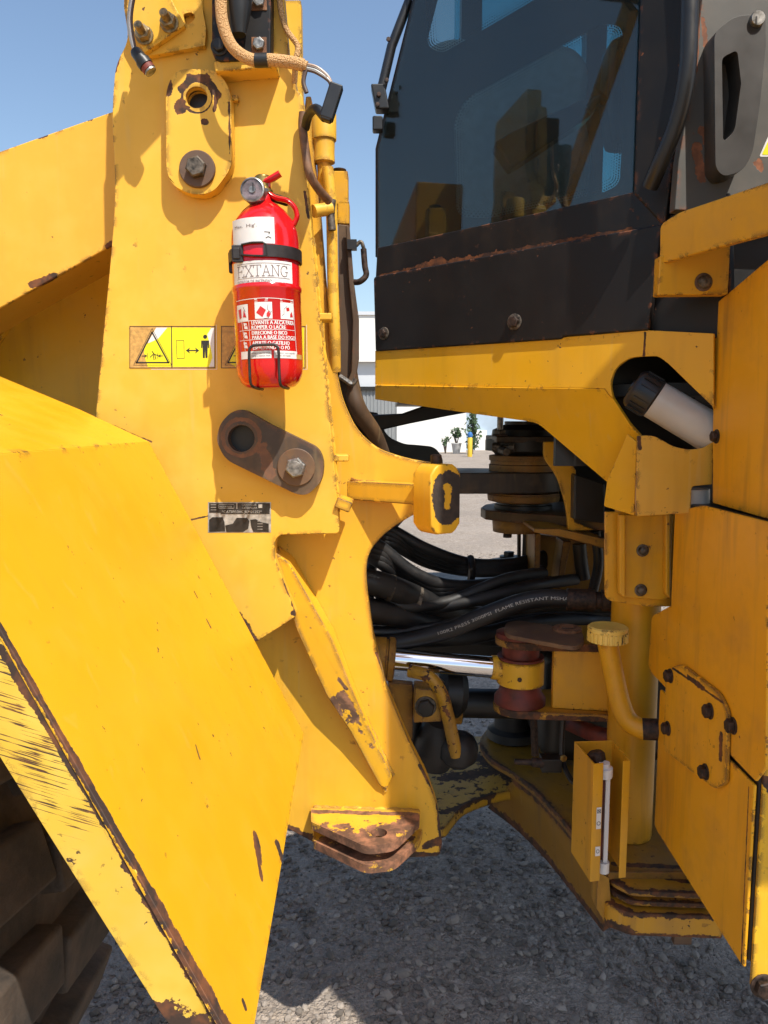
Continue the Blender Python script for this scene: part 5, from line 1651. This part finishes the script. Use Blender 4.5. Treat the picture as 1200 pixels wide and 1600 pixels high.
lab = Print(wrapf)
def erect(x0, y0, x1, y1, mat, lift):
    ym = (y0 + y1) / 2
    lab.rect(eu(x0, ym), ev(y1), eu(x1, ym), ev(y0), mat, lift, nu=16)
def etext(s, x0, x1, y, h, mat, lift=3, bold=0):
    u0, u1 = eu(x0, y), eu(x1, y)
    lab.text(s, u0, ev(y), h * pxm, mat, u1 - u0, lift, bold=bold)
erect(368, 352, 428, 391, M['white_label'], 1)
erect(369.5, 416, 454, 457, M['white_label'], 1)
def serif(ch, x, y, w_, h_):
    """thin Roman capital from strokes, px units, (x, y) = lower left"""
    k = M['ink_brown']; L_ = []
    if ch == 'E': L_ = [[(.15, 0), (.15, 1)], [(0, 1), (.95, 1), (.95, .8)], [(0, 0), (1, 0), (1, .22)], [(.15, .52), (.7, .52)], [(.7, .4), (.7, .64)]]
    if ch == 'X': L_ = [[(.1, 1), (.95, 0)], [(.9, 1), (.08, 0)], [(-.05, 1), (.3, 1)], [(.7, 1), (1.05, 1)], [(-.05, 0), (.25, 0)], [(.72, 0), (1.1, 0)]]
    if ch == 'T': L_ = [[(.5, 0), (.5, 1)], [(0, .78), (0, 1), (1, 1), (1, .78)], [(.3, 0), (.7, 0)]]
    if ch == 'A': L_ = [[(.1, 0), (.5, 1), (.92, 0)], [(.25, .35), (.76, .35)], [(-.02, 0), (.26, 0)], [(.7, 0), (1.06, 0)]]
    if ch == 'N': L_ = [[(.15, 0), (.15, 1), (.88, 0), (.88, 1)], [(-.02, 1), (.16, 1)], [(-.02, 0), (.32, 0)], [(.7, 1), (1.05, 1)]]
    if ch == 'G': L_ = [[(.95, .74), (.93, 1)], [(.93, .8), (.78, .94), (.55, 1), (.3, .93), (.1, .7), (.06, .45), (.14, .2), (.35, .03), (.6, 0), (.85, .08), (.9, .15), (.9, .42)], [(.7, .42), (1.05, .42)]]
    for pl_ in L_:
        lab.line([(eu(x + a * w_, y), ev(y - b * h_)) for a, b in pl_], .9 * pxm, k, 3)
xs = 375.5
for ch in 'EXTANG':
    wch = {'E': 9, 'X': 11, 'T': 10.5, 'A': 11.5, 'N': 11.5, 'G': 10}[ch]
    serif(ch, xs, 439, wch, 16); xs += wch + 1.6
lab.line([(eu(x, 420), ev(420)) for x in range(375, 452, 4)], .6 * pxm, M['ink_brown'], 3)
lab.line([(eu(x, 441.5), ev(441.5)) for x in range(374, 453, 4)], .6 * pxm, M['ink_brown'], 3)
etext('EXTINTOR DE INCÊNDIO', 375, 424, 448.5, 4.0, M['ink_brown'])
etext('COM CARGA DE PÓ ABC 90% FOSFATO', 375, 450, 455, 4.0, M['ink_brown'])
etext("Mec.  Hig'.", 371, 402, 366, 4.5, M['ink_brown'])
lab.line([(eu(414, 374), ev(374)), (eu(421, 374), ev(374.5)), (eu(420, 377), ev(377))], 1.1 * pxm, M['ink'], 3)
lab.line([(eu(416, 383), ev(383)), (eu(419, 381), ev(381)), (eu(423, 383), ev(383))], 1.1 * pxm, M['ink'], 3)
# instruction block
def eline(pts, wd=.8, mat='white_label'): lab.line([(eu(x, y), ev(y)) for x, y in pts], wd * pxm, M[mat], 2)
eline([(x, 472 + abs(x - 415) * .03) for x in range(373, 457, 4)])
eline([(455, 472), (461, 555)])
for x0, x1, y0 in ((374, 390, 480), (400, 425, 478), (437, 456, 478)):
    erect(x0, y0, x1, y0 + 25, M['white_label'], 1)
for x0, x1 in ((400, 418), (437, 454)):
    eline([(x0, 473.5), (x1, 473.5)], 1.6); eline([(x0, 476.5), (x1, 476.5)], .8)
def epoly(pts, mat, lift=3): lab.poly([(eu(x, y), ev(y)) for x, y in pts], M[mat], lift)
epoly([(408, 484), (416, 490), (411, 501), (402, 494)], 'ink_red')
epoly([(417, 495), (420, 491), (423, 497), (420, 501), (417, 500)], 'ink_red'); eline([(419, 482), (418, 489), (423, 494)], .6, 'ink'); eline([(413, 503), (420, 502), (424, 492)], .6, 'ink')
epoly([(376, 487), (380, 486), (381, 500), (378, 501)], 'ink_red'); epoly([(384, 488), (386, 494), (388, 500), (383, 499)], 'ink_red'); eline([(383, 484), (386, 491)], .6, 'ink')
epoly([(445, 486), (449, 485), (450, 490), (446, 491)], 'ink_red'); epoly([(451, 495), (453, 491), (455, 499), (451, 500)], 'ink_red'); eline([(439, 498), (442, 496), (442, 488), (446, 484)], .6, 'ink')
eline([(x, 505 + abs(x - 415) * .02) for x in range(375, 459, 4)])
for yy in (519.5, 534.5): eline([(x, yy) for x in range(378, 461, 4)], .6)
eline([(381, 505), (386, 550)], .6); eline([(391, 505), (394, 550)], .6)
for a, b, x0, x1, y in (('LEVANTE A ALÇA PARA', 0, 395, 456, 511.5), ('ROMPER O LACRE', 0, 395, 444, 518.5), ('DIRECIONE O BICO', 0, 395.5, 446, 527), ('PARA A BASE DO FOGO', 0, 396, 458, 534),
                        ('APERTE O GATILHO', 0, 396.5, 450, 542.5), ('ESPALHANDO O PÓ', 0, 397, 450, 549.5)):
    etext(a, x0, x1, y, 5.6, M['white_label'], 3, bold=.5 * pxm)
for k, yy in enumerate((508, 522, 537)):
    epoly([(383.5, yy), (388, yy + 1), (390, yy + 10), (385, yy + 9)], 'white_label', 2)
    eline([(384, yy + 8), (387, yy + 3), (390, yy + 7)], 1.0, 'ink_red')
for x0, x1 in ((380, 424), (428, 462)):
    erect(x0, 551.5, x1, 563, M['white_label'], 1)
for k, yy in enumerate((556, 560)):
    etext('recarga e inspecao anual', 395, 422, yy, 2.4, M['ink_brown']); etext('manter carregado', 430, 458 - k * 6, yy, 2.4, M['ink_brown'])
erect(461, 556, 469, 563, M['pale_tan'], 2)
lab.mb.build('label', E, fix=False)

# bracket: strap, buckle, wire cradle
Bk = empty('extinguisher_bracket', e_b)
tag(Bk, 'black strap and wire cradle bracket holding the red extinguisher', 'bracket')
def ring(v0, v1, r0, a0, a1, n_, mat, name, parent):
    m = MB(); vs = []
    for k in range(n_ + 1):
        a = a0 + (a1 - a0) * k / n_
        d = front * cos(a) + side * sin(a)
        vs += [e_b + ea * v0 + d * r0, e_b + ea * v1 + d * r0, e_b + ea * v1 + d * (r0 + .0022), e_b + ea * v0 + d * (r0 + .0022)]
    fs = []
    for k in range(n_):
        for j in range(4):
            fs.append((4 * k + j, 4 * k + (j + 1) % 4, 4 * k + 4 + (j + 1) % 4, 4 * k + 4 + j))
    fs += [(0, 1, 2, 3), (4 * n_ + 3, 4 * n_ + 2, 4 * n_ + 1, 4 * n_)]
    m.add(vs, fs, mat)
    return m.build(name, parent)
vs0 = ev(411)
M['strap'] = simple('strap_steel', (.028, .022, .021), .5, .2, var=.2, scale=60)
ring(vs0, vs0 + .021, ER + .0018, math.asin(-.05), 2 * pi - 1.05, 60, M['strap'], 'strap', Bk)
bkp = wrapf(eu(379, 404), ev(404), 14)
bm_ = MB()
bdirn = (bkp - (e_b + ea * ev(404))).normalized()
bm_.box(bkp, side * .020 + bdirn * .0, bdirn * .010, ea * .030, M['strap'])
bm_.box(bkp + bdirn * .004, side * .012, bdirn * .008, ea * .020, M['strap'])
bm_.build('buckle', Bk, .002)
wr = [wrapf(eu(382, 389), ev(391), 12), wrapf(eu(396, 388), ev(390), 14), wrapf(eu(411, 388), ev(390), 14), wrapf(eu(416, 392), ev(393), 12), wrapf(eu(417, 409), ev(409), 12), wrapf(eu(412, 411), ev(410), 12), wrapf(eu(396, 409), ev(409), 12), wrapf(eu(382, 406), ev(406), 12)]
MB().tube(wr, .0019, M['strap'], 8).build('wire_loop', Bk)
tb_ = MB()
for px_, y0, y1 in ((361, 396, 426), (463.5, 391, 421)):
    c = P3((px_), (y0 + y1) / 2, EY + .002)
    tb_.box(c, (.0075, 0, 0), (0, .012, 0), ea * ((y1 - y0) * pxm), M['strap'])
tb_.build('side_tab', Bk, .0015)
yb = EY - ER - .006
cr = MB()
cpts = [P3(411, 607, EY + .03), P3(409, 608, EY - .01), P3(397, 605, yb + .012), P3(391.5, 598, yb), P3(390, 575, yb), P3(389.5, 548, yb), P3(394, 541, yb), P3(400, 539.5, yb), P3(425, 538.5, yb), P3(431, 540, yb), P3(435, 547, yb), P3(436, 575, yb), P3(437.5, 598, yb), P3(441, 604, yb + .012), P3(450, 607, EY - .01), P3(452, 604, EY + .03)]
cr.tube(spline(cpts, 4), .0026, M['strap'], 10)
cr.build('wire_cradle', Bk)
pb = MB()
pc_ = e_b + ea * .16
pb.box(V((pc_.x, T_Y - .004, pc_.z)), (.04, 0, 0), (0, .004, 0), ea * .26, M['strap'])
pb.build('back_plate', Bk, .001)
